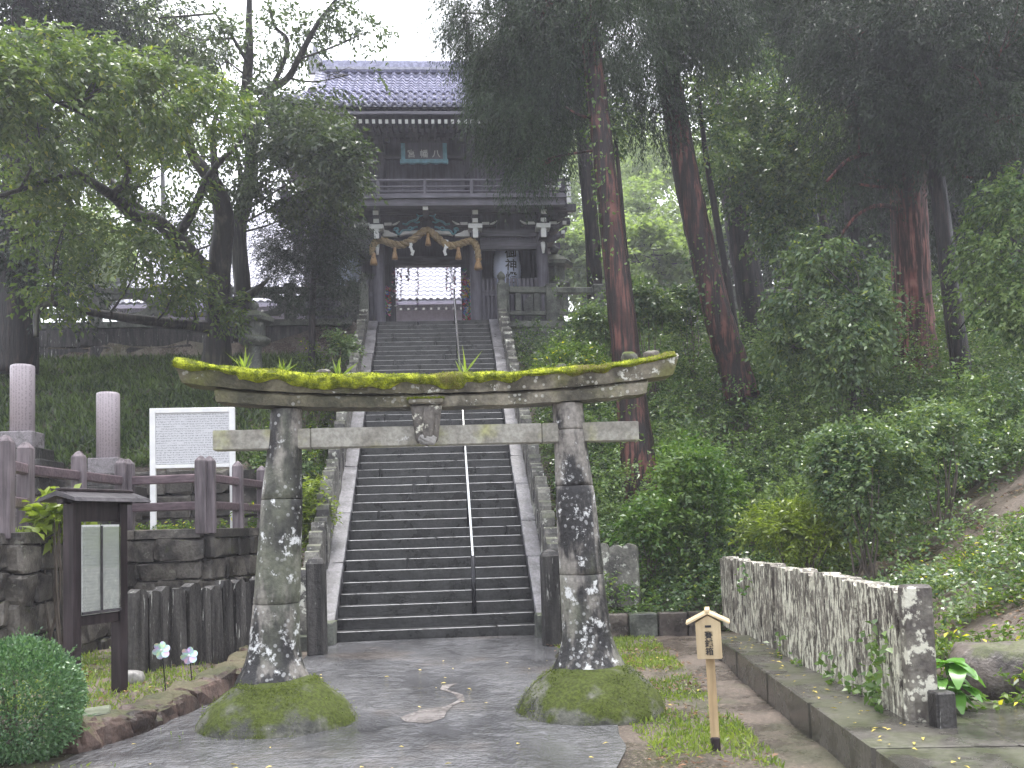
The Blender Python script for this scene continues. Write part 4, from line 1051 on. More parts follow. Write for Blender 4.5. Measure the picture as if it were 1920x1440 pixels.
# bracket clusters with white painted ends
def bracket(x, zt_, parent=None, half=False):
    o = gb('bracket', x-.11, x+.11, GYF-.55, GYF+.1, zt_-.95, zt_-.78, 'gatewood')
    def tip(a, b, c, d, z0, z1): gb('painted_end', a, b, c, d, z0, z1, 'white', o)
    tip(x-.07, x+.07, GYF-.6, GYF-.552, zt_-.98, zt_-.72)
    mb = MB(); limb_tube(mb, [(x, GYF-.3, zt_-1.06), (x, GYF-.36, zt_-1.2), (x, GYF-.32, zt_-1.36)], [.06, .055, .03], 8, 4, 0); mb.build('painted_nose', M['white'], o, smooth=True)
    gb('bearing_block', x-.19, x+.19, GYF-.62, GYF-.2, zt_-.72, zt_-.6, 'white', o)
    for q, zz in enumerate((-.52, -.34, -.16)):
        gb('bracket_arm', x-.08, x+.08, GYF-.6-q*.14, GYF+.1, zt_+zz-.06, zt_+zz+.05, 'gatewood', o)
        tip(x-.075, x+.075, GYF-.65-q*.14, GYF-.602-q*.14, zt_+zz-.05, zt_+zz+.06)
    tip(x-.1, x+.1, GYF-1.02, GYF-.98, zt_-.06, zt_+.03)
    for s in (-1, 1):
        if half and s < 0: pass
        gb('cross_arm', x+s*.1, x+s*.58, GYF-.3, GYF-.14, zt_-.56, zt_-.46, 'gatewood', o)
        tip(x+s*.2, x+s*.4, GYF-.34, GYF-.302, zt_-.54, zt_-.47)
        mb = MB(); limb_tube(mb, [(x+s*.42, GYF-.33, zt_-.53), (x+s*.52, GYF-.33, zt_-.5), (x+s*.62, GYF-.33, zt_-.43)], [.02, .03, .012], 6, 3, 0); mb.build('painted_end', M['white'], o)
zB = gz(370, 25.3)
for x in PX_: bracket(x, zB)
o = gb('bracket', CX-.08, CX+.08, GYF-1.0, GYF+.1, zB-.3, zB-.1, 'gatewood'); gb('painted_end', CX-.07, CX+.07, GYF-1.05, GYF-1.002, zB-.35, zB-.02, 'white', o); gb('painted_end', CX-.13, CX+.13, GYF-1.06, GYF-1.002, zB-.02, zB+.06, 'white', o)
# balcony
xb0, xb1 = CX-3.75, CX+3.75
gb('balcony_beam', xb0+.3, xb1-.3, GYF-.3, GYF-.12, gz(401, 26.1), gz(390, 26.1)+.06, 'gatewoodx')
gb('balcony_beam', xb0, xb1, 25.18, 25.4, gz(388, 25.3), gz(374, 25.3), 'gatewoodx'); gb('balcony_floor', xb0-.05, xb1+.05, 25.1, 30.9, gz(373, 25.2), gz(365, 25.2), 'gatewoodx')
for s in (-1, 1):
    xe = xb0 if s < 0 else xb1
    gb('balcony_beam', xe-.1, xe+.1, 25.42, 30.8, gz(388, 25.3), gz(374, 25.3), 'gatewood')
    for yy in np.linspace(25.6, 30.4, 5): gb('side_bracket', PX_[0 if s < 0 else 3], xe+s*.35, yy-.08, yy+.08, gz(400, 25.7), gz(388, 25.7))
    for q, (za, zb_) in enumerate(((.02, .16), (.2, .32), (.36, .46), (.52, .6))):
        gb('painted_end', xe+s*.1-.06, xe+s*.1+.06, 25.06, 25.098, gz(388, 25.3)+za, gz(388, 25.3)+zb_, 'white')
    for q in range(3):
        gb('painted_end', xe-s*(.15+.16*q)-.05, xe-s*(.15+.16*q)+.05, 25.06, 25.098, gz(357, 25.3)-.01, gz(357, 25.3)+.03, 'white')
    # curled bracket noses at the corner
    for zq, xo in ((gz(395, 25.7), .45), (gz(420, 25.9), .3), (gz(440, 26.0), .25)):
        mb = MB(); xx = PX_[0 if s < 0 else 3]
        limb_tube(mb, [(xx, GYF, zq-.1), (xx+s*.3, GYF-.2, zq-.12), (xx+s*(.3+xo), GYF-.35, zq+.02), (xx+s*(.42+xo), GYF-.4, zq+.14)], [.09, .09, .08, .03], 8, 4, 0); mb.build('corner_nose', M['gatewood'], gt, smooth=True)
        gb('painted_end', xx+s*(.3+xo)-.05, xx+s*(.3+xo)+.05, GYF-.5, GYF-.44, zq-.06, zq+.03, 'white')
for py, r in ((338, .035), (350, .028), (359, .028)):
    z = gz(py, 25.3); mb = MB(); mb.tube([(xb0-.15, 25.3, z), (xb1+.15, 25.3, z)], r, 8); mb.build('balcony_rail', M['gatewoodx'], gt, smooth=True)
    for s in (-1, 1):
        xe = xb0 if s < 0 else xb1
        mb = MB(); mb.tube([(xe, 25.15, z), (xe, 30.6, z)], r, 8); mb.build('balcony_rail', M['gatewood'], gt, smooth=True)
for x in np.linspace(xb0, xb1, 7): gb('baluster', x-.04, x+.04, 25.27, 25.33, gz(366, 25.3), gz(336, 25.3))
# upper storey
UY = 26.85; ux0, ux1 = CX-3.0, CX+3.0; zu0, zu1 = gz(366, UY), gz(225, UY)
gb('upper_wall', ux0, ux1, UY, UY+.1, zu0-.1, zu1+.6, 'gatedark'); gb('upper_wall', ux0, ux0+.1, UY+.1, 30, zu0-.1, zu1+.6, 'gatedark'); gb('upper_wall', ux1-.1, ux1, UY+.1, 30, zu0-.1, zu1+.6, 'gatedark')
mb = MB(); mb.box((0, 0, .5), (.045, .05, 1.0)); pm = mb.mesh('slat'); pm.materials.append(M['gatewood'])
z0s, z1s = gz(362, UY), gz(302, UY)
for k in range(52):
    x = ux0+.1+(ux1-ux0-.2)*(k+.5)/52
    if abs(x-CX) < .95: continue
    inst('slat', pm, gt, (x, UY-.03, z0s), scale=(1, 1, z1s-z0s))
for x in (ux0, CX-1.25, CX+1.25, ux1): 
    mb = MB(); mb.lathe([(.13, 0), (.13, zu1-zu0)], (x, UY-.02, zu0), 12); mb.build('upper_pillar', M['gatewood'], gt, smooth=True)
gb('upper_beam', ux0-.2, ux1+.2, UY-.12, UY-.0, gz(300, UY), gz(293, UY), 'gatewoodx'); gb('upper_beam', ux0-.3, ux1+.3, UY-.45, UY-.15, gz(262, UY), gz(252, UY), 'gatewoodx')
for k, x in enumerate((ux0, CX-1.25, CX, CX+1.25, ux1)):
    o = gb('upper_bracket', x-.1, x+.1, UY-.7, UY, gz(288, UY), gz(262, UY), 'gatewood')
    if x != CX:
        gb('bracket_block', x-.28, x+.28, UY-.5, UY-.3, gz(277, UY), gz(270, UY), 'gatewoodx', o)
        for s in (-1, 0, 1): gb('painted_end', x+s*.2-.05, x+s*.2+.05, UY-.55, UY-.505, gz(279, UY), gz(274, UY), 'balu', o)
# name plaque
pq = thing('name_plaque', 'blue framed plaque with three white characters high on the gate', 'plaque', GY(795, 300, 26.1))
y0 = 26.12
def pqb(name, x0, x1, py0, py1, th, mat, yo=0.0):
    mb = MB(); z0, z1 = gz(py1, y0), gz(py0, y0); mb.box(((x0+x1)/2, y0+yo, (z0+z1)/2), (x1-x0, th, z1-z0)); return mb.build(name, M[mat], pq)
xl, xr = gx(752, y0, 290), gx(838, y0, 290)
pqb('board', xl+.08, xr-.08, 268, 303, .05, 'gatedark')
pqb('frame_bar', xl, xl+.115, 270, 300, .09, 'tealpaint', -.02); pqb('frame_bar', xr-.115, xr, 270, 300, .09, 'tealpaint', -.02)
zA, zC = gz(300, y0), gz(308, y0)
pts = [(xl-.03, zA), (xl-.03, zC+.02)]+[(xl+(xr-xl)*k/8, zC+(.03 if k % 2 else 0)) for k in range(9)]+[(xr+.03, zC+.02), (xr+.03, zA)]
mb = MB(); mb.prism(pts, y0-.07, y0+.03); mb.build('frame_foot', M['tealpaint'], pq)
for ch_, px in (('宮', 771.5), ('幡', 795), ('八', 818)):
    q = put('lettering', text_mesh(ch_, .235, 'lettering'), M['white'], pq, world=False); c = GY(px, 290, y0); q.location = Vector(c)-pq.location+Vector((0, -.032, 0)); q.location.y = y0-.034-pq.location.y
# eaves: rafters and roof
EY, RY, ZR, ZE = 24.6, 28.25, 15.3, 12.62
def roofz(v): return ZR-(ZR-ZE)*(v**.84)
def hw(v): return 3.02 if v < .5 else 3.02+1.25*(v-.5)/.5
rf = gb('eave_board', CX-4.2, CX+4.2, EY-.02, EY+.06, gz(214, EY), gz(209, EY), 'gatewoodx')
mb = MB(); mb.box((0, .7, 0), (.075, 1.4, .1)); mb.box((0, -.012, 0), (.08, .024, .105), mi=1); rm = mb.mesh('rafter'); rm.materials.append(M['gatewood']); rm.materials.append(M['white'])
mb = MB(); mb.box((0, .7, 0), (.07, 1.4, .09)); mb.box((0, -.012, 0), (.075, .024, .07), mi=1); rm2 = mb.mesh('rafter'); rm2.materials.append(M['gatewood']); rm2.materials.append(M['upperstone'])
for k in range(48):
    x = CX-4.05+8.1*k/47; lift = .25*(abs(x-CX)/4.2)**4
    inst('rafter', rm, gt, (x, EY+.15, gz(228, EY+.15)+lift), (R(14), 0, 0)); inst('rafter', rm2, gt, (x+.05, EY+.75, gz(238, EY+.75)+lift), (R(10), 0, 0))
vs = []; fs = []; nv, nu = 16, 28
for top_ in (0, 1):
    for j in range(nv+1):
        v = j/nv
        for i in range(nu+1):
            u_ = -1+2*i/nu; x = CX+hw(v)*u_; lift = .25*abs(hw(v)*u_/4.2)**4*v
            vs.append((x, RY-(RY-EY)*v, roofz(v)+lift-(0 if top_ == 0 else .16+.06*v)))
off = (nv+1)*(nu+1)
for j in range(nv):
    for i in range(nu):
        a_ = j*(nu+1)+i; fs.append((a_, a_+nu+1, a_+nu+2, a_+1)); fs.append((off+a_, off+a_+1, off+a_+nu+2, off+a_+nu+1))
put('roof_deck', mesh_np('roof_deck', np.array(vs), fs), M['tile'], gt, smooth=True)
# rear slope, side hips
mb = MB(); mb.add([(CX-3.02, RY, ZR), (CX+3.02, RY, ZR), (CX+4.2, 32, ZE), (CX-4.2, 32, ZE)], [(0, 1, 2, 3)])
zm = roofz(.5); ym = RY-(RY-EY)*.5
for s in (-1, 1):
    mb.add([(CX+s*3.02, ym, zm), (CX+s*4.27, EY, ZE+.25), (CX+s*4.27, 32, ZE+.25), (CX+s*3.02, 30.1, zm)], [(0, 1, 2, 3)])
    mb.add([(CX+s*2.7, RY, ZR-.1), (CX+s*2.7, ym, zm), (CX+s*2.7, 30.1, zm)], [(0, 1, 2)])
    mb.add([(CX+s*3.0, UY, ZE-.3), (CX+s*4.2, UY-2, ZE-.05), (CX+s*4.2, 31.5, ZE-.05), (CX+s*3.0, 30, ZE-.3)], [(0, 1, 2, 3)])
mb.build('roof_side', M['gatedark'], gt)
# tiles
def tile_mesh(w, ln):
    n = 6; vs = []; fs = []
    for yy, lift in ((0, .035), (ln*1.06, .0)):
        for k in range(n+1):
            t_ = k/n; z = .05*math.sin(t_*2*math.pi*.95+.5)*(1 if t_ < .55 else .75)
            vs.append((w*(t_-.5), yy, z+lift))
    m_ = n+1
    for k in range(n): fs.append((k, k+1, m_+k+1, m_+k))
    for k in range(n+1): vs.append((vs[k][0], .004, vs[k][2]-.045))
    for k in range(n): fs.append((2*m_+k, 2*m_+k+1, k+1, k))
    return vs, fs
TW = .262; NR = 14
tv, tf = tile_mesh(TW*1.02, (RY-EY)/NR*1.22)
tmesh = bpy.data.meshes.new('roof_tile'); tmesh.from_pydata(tv, [], tf); tmesh.update(); tmesh.materials.append(M['tile'])
rest = MB(); cnt = 0; cand = []
for j in range(NR):
    v1 = (j+1)/NR; y = RY-(RY-EY)*v1; z = roofz(v1); zu = roofz(j/NR); pit = math.atan2(zu-z, (RY-EY)/NR)
    n = int(hw(v1)*2/TW)
    for k in range(n):
        x = CX-hw(v1)+TW*(k+.5)+((hw(v1)*2-n*TW)/2)
        lift = .25*(abs(x-CX)/4.2)**4*v1
        cand.append((abs(x-(CX-1.0)), x, y, z+.05+lift, pit))
cand.sort()
for q, (_, x, y, z, pit) in enumerate(cand):
    if q < 290: inst('roof_tile', tmesh, gt, (x, y, z), (pit, 0, 0))
    else:
        Mx = Euler((pit, 0, 0)).to_matrix(); rest.add([tuple(Mx @ Vector(v)+Vector((x, y, z))) for v in tv], tf)
rest.build('roof_tiles', M['tile'], gt, kind='stuff')
# ridge and verge rolls
gb('ridge', CX-3.1, CX+3.1, RY-.2, RY+.2, ZR-.05, ZR+.22, 'tile'); 
mb = MB(); mb.tube([(CX-3.1, RY, ZR+.27), (CX+3.1, RY, ZR+.27)], .12, 10); mb.build('ridge_cap', M['tile'], gt, smooth=True)
gb('ridge', CX-3.08, CX+3.08, RY-.26, RY-.2, ZR-.02, ZR+.06, 'halltile')
for s in (-1, 1):
    for k in range(9):
        v = .06+.5*k/9; x = CX+s*(3.02)
        mb = MB(); mb.tube([(x-.13*s*0-.16, RY-(RY-EY)*v, roofz(v)+.1), (x+.16, RY-(RY-EY)*v, roofz(v)+.02)], .085, 8); mb.build('verge_tile', M['halltile'], gt, smooth=True)
    mb = MB(); mb.lathe([(.02, -.05), (.15, -.05), (.15, .05), (.02, .05)], (0, 0, 0), 14); q = mb.build('verge_end', M['gatedark'], gt, world=False); q.location = Vector((CX+s*3.05, RY-(RY-EY)*.56, roofz(.56)+.08))-gt.location; q.rotation_euler = (math.pi/2, 0, 0)
    mb = MB(); x = CX+s*3.2; mb.prism([(x-.22, ZR-.1), (x-.2, ZR+.35), (x-.06, ZR+.55), (x-.04, ZR+.85), (x+.1, ZR+.8), (x+.06, ZR+.5), (x+.22, ZR+.3), (x+.24, ZR-.1)][::-1], RY-.2, RY-.05); mb.build('ridge_ornament', M['halltile'], gt)
# lamps under the balcony
for a_, b_, lab in ((752, 795, 'left white fluorescent tube lamp under the gate balcony'), (805, 847, 'right white fluorescent tube lamp under the gate balcony')):
    xa, xb = gx(a_, 25.75, 389), gx(b_, 25.75, 389); zc = gz(390, 25.75)
    o = thing('tube_lamp', lab, 'lamp', ((xa+xb)/2, 25.75, zc), 'fluorescent lamps under the balcony')
    mb = MB(); mb.box(((xa+xb)/2, 25.6, zc+.05), (xb-xa, .1, .05), ch=.005); mb.build('lamp_body', M['white'], o)
    mb = MB(); mb.tube([(xa+.02, 25.58, zc-.0), (xb-.02, 25.58, zc-.0)], .03, 8); mb.build('lamp_tube', M['tube'], o, smooth=True)
# sacred rope
rp = thing('sacred_rope', 'thick twisted straw rope draped across the gate entrance', 'rope', GY(800, 440, 25.95))
rpx = [(697, 478, 8), (699, 463, 13), (706, 452, 14), (718, 451, 14), (735, 457, 15), (752, 459, 15), (770, 452, 15), (786, 440, 15), (799, 432, 15), (812, 438, 15), (826, 451, 15), (842, 460, 15), (858, 459, 15), (873, 454, 14), (885, 452, 14), (892, 459, 14), (896, 474, 12), (897, 487, 13)]
base = smooth_path(np.array([list(GY(x, y, 25.92))+[w*25.9/F_PX/2] for x, y, w in rpx]), 7)
for ph in (0, 2.094, 4.189):
    pts = []
    for i, q in enumerate(base):
        t_ = base[min(i+1, len(base)-1), :3]-base[max(i-1, 0), :3]; t_ = t_/np.linalg.norm(t_); n1_ = np.cross(t_, (0, 1, 0)); n1_ /= np.linalg.norm(n1_); n2_ = np.cross(t_, n1_)
        a_ = ph+i*.55; pts.append(q[:3]+(n1_*math.cos(a_)+n2_*math.sin(a_))*q[3]*.5)
    mb = MB(); mb.tube(pts, [q[3]*.54 for q in base], 7); mb.build('rope_strand', M['rope'], rp, smooth=True)
def tassel(px, py0, py1, w, name='tassel', mat='straw'):
    s_ = 25.9/F_PX; p0 = GY(px, py0, 25.88); h = (py1-py0)*s_; w = w*s_/2
    mb = MB(); mb.lathe([(w*.95, -h), (w*.9, -h*.8), (w*.6, -h*.35), (w*.48, -h*.3), (w*.55, -h*.12), (w*.35, 0)], tuple(p0), 12, wob=.04); mb.build(name, M[mat], rp, smooth=True)
tassel(802.5, 438, 461, 12); tassel(740, 464, 487, 12); tassel(859.5, 464, 487, 13); tassel(896.5, 484, 506, 17, 'end_tassel'); tassel(700.5, 474, 497, 15, 'end_tassel')
for (px, dr) in ((771, 1), (834, -1)):
    q = [(px, 450), (px-4*dr+2, 458), (px+0, 463), (px+1, 470), (px+5*dr*.5+2, 477)]
    mb = MB()
    for k in range(4):
        a_ = GY(q[k][0], q[k][1], 25.85); b_ = GY(q[k+1][0], q[k+1][1]+2, 25.85)
        c_ = (a_+b_)/2; mb.box((c_[0], 25.85-.01*k, c_[2]), (.075, .004, abs(a_[2]-b_[2])+.02), rot=(0, (.35 if k % 2 else -.25)*dr, 0))
    mb.build('paper_streamer', M['paper'], rp)
# big paper lanterns in the side bays
for xx, lab, txt in ((gx(949, 26.95), 'large white paper lantern with black characters in the right bay of the gate', True), (2*CX-gx(949, 26.95), 'large pale paper lantern half hidden in the left bay of the gate', False)):
    zb_, zt_ = gz(548, 26.95), gz(469, 26.95); o = thing('paper_lantern', lab, 'lantern', (xx, 26.95, zb_), 'paper lanterns in the gate')
    r = .4; mb = MB(); hh = zt_-zb_
    pr = [(r*.8, .06)]+[(r*(.86+.14*math.sin(math.pi*k/24))*(1 if k % 2 else .985), .06+(hh-.12)*k/24) for k in range(1, 24)]+[(r*.8, hh-.06)]
    mb.lathe(pr, (xx, 26.95, zb_), 28); mb.build('lantern_body', M['lanternpaper'], o, smooth=True)
    for z in (zb_, zt_-.06):
        mb = MB(); mb.lathe([(r*.75, 0), (r*.82, 0), (r*.82, .06), (r*.75, .06)], (xx, 26.95, z), 24); mb.build('lantern_rim', M['gatedark'], o)
    mb = MB(); mb.tube([(xx, 26.95, zt_), (xx, 26.95, zt_+.5)], .015, 6); mb.build('lantern_hook', M['blackmetal'], o)
    if txt:
        tm = text_mesh('御\n神\n燈', .36, 'lettering', 1.0)
        for v in tm.vertices:
            a_ = v.co.x/r+.25; dep = v.co.y; v.co.x = (r+.004-dep)*math.sin(a_); v.co.y = -(r+.004-dep)*math.cos(a_)
        q = put('lettering', tm, M['ink'], o, world=False); q.location = (0, 0, hh*.52)
# strings of folded paper cranes by the doorway
def cranes(px, py0, py1, Y, w, n, lab, grp, multi=True):
    p0, p1 = GY(px, py0, Y), GY(px, py1, Y); o = thing('crane_string', lab, 'paper cranes', tuple(p0), grp)
    mb = MB(); mb.tube([p0, p1], .006, 4); mb.build('string', M['blackmetal'], o)
    keys = ['c_red', 'c_pink', 'c_green', 'c_blue', 'c_yellow', 'c_whitep', 'c_purple'] if multi else ['gatedark', 'c_purple', 'c_whitep', 'c_pink', 'gatedark']
    mb = MB(); mats = [M[k] for k in keys]
    for k in range(n):
        t_ = (k+.5)/n; c = p0+(p1-p0)*t_+np.array([random.uniform(-w, w), random.uniform(-w, w)*.5, 0]); s_ = random.uniform(.02, .045)*(1.3 if multi else 1.0)
        a_ = random.uniform(0, 6.28); dx = np.array([math.cos(a_), math.sin(a_), 0])*s_*1.4
        mb.add([c-dx, c+(0, 0, s_*.5), c+dx+(0, 0, s_*.4), c-(0, 0, s_*.7), c+np.array([-dx[1], dx[0], s_*1.5]), c+np.array([dx[1], -dx[0], s_*1.5])], [(0, 1, 3), (1, 2, 3), (1, 4, 3), (1, 3, 5)], random.choice(range(len(mats))) if multi else random.randrange(len(mats)))
    mb.build('crane_chain', mats, o)
g_ = 'strings of folded paper hanging in the gate doorway'
cranes(876, 524, 600, 27.5, .1, 150, 'thick colourful bundle of paper cranes hanging by the right doorpost', None)
cranes(868, 505, 560, 27.6, .06, 50, 'loose pink and white paper crane string left of the thick colourful bundle', None)
cranes(727, 538, 592, 27.5, .06, 70, 'colourful paper crane bundle hanging by the left doorpost', None)
for px, y1 in ((738, 560), (744, 575), (752, 566), (765, 528), (783, 572), (838, 545), (846, 556), (852, 535)):
    cranes(px, 501, y1, 28.0, .04, 22, 'thin dark string of folded paper hanging in the gate doorway', g_, False)

# ------------------------------------------------------------------ hall behind
hl = thing('shrine_hall', 'long pale tiled hall seen through the gate behind it', 'hall', (-4, 50, PLAT))
HZ, HYE = 12.35, 45.0
mb = MB(); mb.box((-5, 51, 9.6), (19, 9, 5.2)); mb.build('wall', M['hallwall'], hl)
mb = MB(); mb.add([(-16, HYE, HZ-.06), (6, HYE, HZ-.06), (4.5, 53, 19.2), (-14.5, 53, 19.2), (6, 61, HZ), (-16, 61, HZ)], [(0, 1, 2, 3), (3, 2, 4, 5), (0, 3, 5), (1, 4, 2)]); mb.build('roof_deck', M['halltile'], hl)
mb = MB(); mb.box((-5, HYE+.05, HZ-.12), (22, .1, .16)); mb.build('eave_board', M['hallwall'], hl)
mb = MB(); mb.box((0, .6, 0), (.1, 1.2, .1)); mb.box((0, -.012, 0), (.1, .024, .1), mi=1); rm = mb.mesh('rafter'); rm.materials.append(M['hallwall']); rm.materials.append(M['white'])
for k in range(44): inst('rafter', rm, hl, (-13+k*.36, HYE+.3, HZ-.34), (R(12), 0, 0))
rows, cw = 26, .33; tv, tf = tile_mesh(cw*1.02, 8.0/rows*1.3*1.25); mb = MB(); pit = math.atan2(6.8, 8)
Mx = Euler((pit, 0, 0)).to_matrix()
tvr = [Mx @ Vector(v) for v in tv]
for j in range(rows):
    y = HYE+8*(j)/rows; z = HZ+6.85*j/rows+.05
    for k in range(66):
        x = -15.8+cw*k
        if x < -15.6+1.5*j/rows or x > 5.6-1.5*j/rows: continue
        mb.add([(v[0]+x, v[1]+y, v[2]+z) for v in tvr], tf)
mb.build('roof_tiles', M['halltile'], hl, kind='stuff')

# ------------------------------------------------------------------ balustrades and upper walls
def balustrade(name, lab, A, B, npost, parent_loc, ovals=False, z=PLAT):
    A = np.array(A, float); B = np.array(B, float); o = thing(name, lab, 'fence', parent_loc); L_ = np.linalg.norm(B-A); an = math.atan2(*(B-A)[::-1])
    for k in range(npost+1):
        c = A+(B-A)*k/npost; mb = MB(); mb.box((c[0], c[1], z+.52), (.3, .26, 1.16), rot=(0, 0, an), ch=.015); mb.build('post', M['balu'], o)
    for k in range(npost):
        a_, b_ = A+(B-A)*k/npost, A+(B-A)*(k+1)/npost; c = (a_+b_)/2; l2 = L_/npost-.3
        mb = MB(); mb.box((c[0], c[1], z+.93), (l2, .2, .17), rot=(0, 0, an), ch=.02); mb.build('top_rail', M['balu'], o)
        if ovals:
            # pierced panel: an oval opening cut into a slab
            n = 24; ang_ = [2*math.pi*q/n for q in range(n)]; hx_, hz_ = l2/2, .29
            outer = []
            for t_ in ang_:
                cs, sn = math.cos(t_), math.sin(t_); k_ = min(hx_/max(abs(cs), 1e-6), hz_/max(abs(sn), 1e-6)); outer.append((cs*k_, sn*k_))
            inner = [(hx_*.72*math.cos(t_), .2*math.sin(t_)) for t_ in ang_]
            vs = []; fs = []
            for yy in (-.07, .07): vs += [(x, yy, zz) for x, zz in outer]+[(x, yy, zz) for x, zz in inner]
            for q in range(n):
                q2 = (q+1) % n
                fs += [(q, q2, n+q2, n+q), (2*n+q2, 2*n+q, 3*n+q, 3*n+q2), (n+q, n+q2, 3*n+q2, 3*n+q)]
            mb = MB(); mm = Matrix.Rotation(an, 3, 'Z'); mb.add([tuple(mm @ Vector(v)+Vector((c[0], c[1], z+.55))) for v in vs], fs); mb.build('pierced_panel', M['balu'], o)
        else:
            mb = MB(); mb.box((c[0], c[1], z+.3), (l2, .16, .1), rot=(0, 0, an)); mb.build('lower_rail', M['balu'], o)
            for q in (-.25, .25):
                cc_ = c+(B-A)/L_*q*l2; mb = MB(); mb.box((cc_[0], cc_[1], z+.6), (.14, .14, .48), rot=(0, 0, an)); mb.build('baluster', M['balu'], o)
    return o
balustrade('stone_balustrade', 'grey stone balustrade with square posts right of the gate stairs', (1.72, 25.55), (13.5, 26.6), 9, (6, 26, PLAT))
balustrade('stone_balustrade', 'dark stone balustrade with oval openings along the top of the left wall', (-2.25, 25.3), (-15.5, 25.1), 8, (-8, 25.2, PLAT), True)
uw = thing('upper_retaining_wall', 'grey block wall below the stone balustrade right of the gate', 'wall', (5, 25.6, 6))
masonry(uw, (1.75, 25.35), (13.5, 26.45), 5.4, PLAT-.16, .35, 3, .62, M['upperstone'], jit=.02, jc=.06)
wall_core(uw, [(1.75, 25.35), (13.5, 26.45)], 5.2, PLAT-.1, .25, M['wallcore'])
for k in range(9):
    c = np.array([1.75, 25.36])+(np.array([13.5, 26.46])-np.array([1.75, 25.36]))*(k+.5)/9; blk('coping_stone', uw, (c[0], c[1]+.1, PLAT-.07), (1.31, .6, .17), M['balu'], (0, 0, .093), c=.03, jit=.01)
dw = thing('upper_retaining_wall', 'dark shaded retaining wall under the oval-holed balustrade on the left', 'wall', (-8, 24.9, 6))
masonry(dw, (-16, 24.75), (-2.1, 24.95), 5.3, PLAT-.12, .35, 3, .75, M['slabdark'], jit=.02, jc=.05)
wall_core(dw, [(-16, 24.75), (-2.1, 24.95)], 5.2, PLAT-.1, .25, M['wallcore'])
for k in range(11):
    blk('coping_stone', dw, (-15.5+k*1.26, 24.95, PLAT-.05), (1.25, .6, .16), M['balu'], (0, 0, .01), c=.03, jit=.01)
# stone lanterns
def stone_lantern(c, H, lab, mat, k=1.0):
    o = thing('stone_lantern', lab, 'stone lantern', c); c = np.array(c, float); s = H/2.0
    def L_(name, prof, n, ph=0.0, z=0.0):
        mb = MB(); mb.lathe([(r*s*k, zz*s) for r, zz in prof], (c[0], c[1], c[2]+z*s), n, ph=ph); return mb.build(name, mat, o, smooth=n > 10)
    L_('base', [(.36, -.3), (.36, .08), (.3, .14), (.24, .2)], 6); L_('shaft', [(.2, .2), (.16, .5), (.145, .8), (.165, .93)], 16)
    L_('platform', [(.18, .93), (.3, 1.0), (.35, 1.06), (.34, 1.12), (.26, 1.17)], 12)
    for q in range(6):
        a_ = q*math.pi/3+math.pi/6
        if q in (0,): pass
        x, y = c[0]+math.cos(a_)*.2*s*k, c[1]+math.sin(a_)*.2*s*k
        mb = MB(); mb.box((x, y, c[2]+1.34*s), (.07*s*k, .07*s*k, .34*s)); mb.build('corner_pillar', mat, o)
    for q in (1, 2, 4, 5):
        mb = MB(); a_ = q*math.pi/3; mb.box((c[0]+math.cos(a_)*.17*s*k, c[1]+math.sin(a_)*.17*s*k, c[2]+1.34*s), (.03*s*k, .18*s*k, .34*s), rot=(0, 0, a_)); mb.build('fire_box_side', mat, o)
    L_('roof', [(.24, 1.5), (.42, 1.52), (.44, 1.6), (.3, 1.7), (.14, 1.78), (.1, 1.8)], 6); L_('finial', [(.06, 1.8), (.07, 1.84), (.11, 1.9), (.1, 1.96), (.03, 2.02)], 14)
lc = GY(1043, 590, 26.9); stone_lantern((lc[0], 26.9, PLAT+.02), 2.5, 'pale stone lantern standing behind the balustrade right of the gate', M['balu'])
lc = U(478, 716, 22.0); stone_lantern((lc[0], lc[1], lc[2]-.1), 1.95, 'dark mossy stone lantern on the left slope beside the twisted tree', M['balu'], 1.1)
ped = GY(1010, 590, 26.2); mb = MB(); mb.prism([(-.35, 0), (-.3, .75), (-.1, 1.0), (.25, 1.05), (.3, 0)][::-1], -.2, .2, c=(ped[0]-.1, 26.35, PLAT)); mb.build('stone_stele', M['upperstone'], label='low broad stone stele behind the balustrade beside the gate', cat='stele', loc=(ped[0]-.1, 26.35, PLAT))

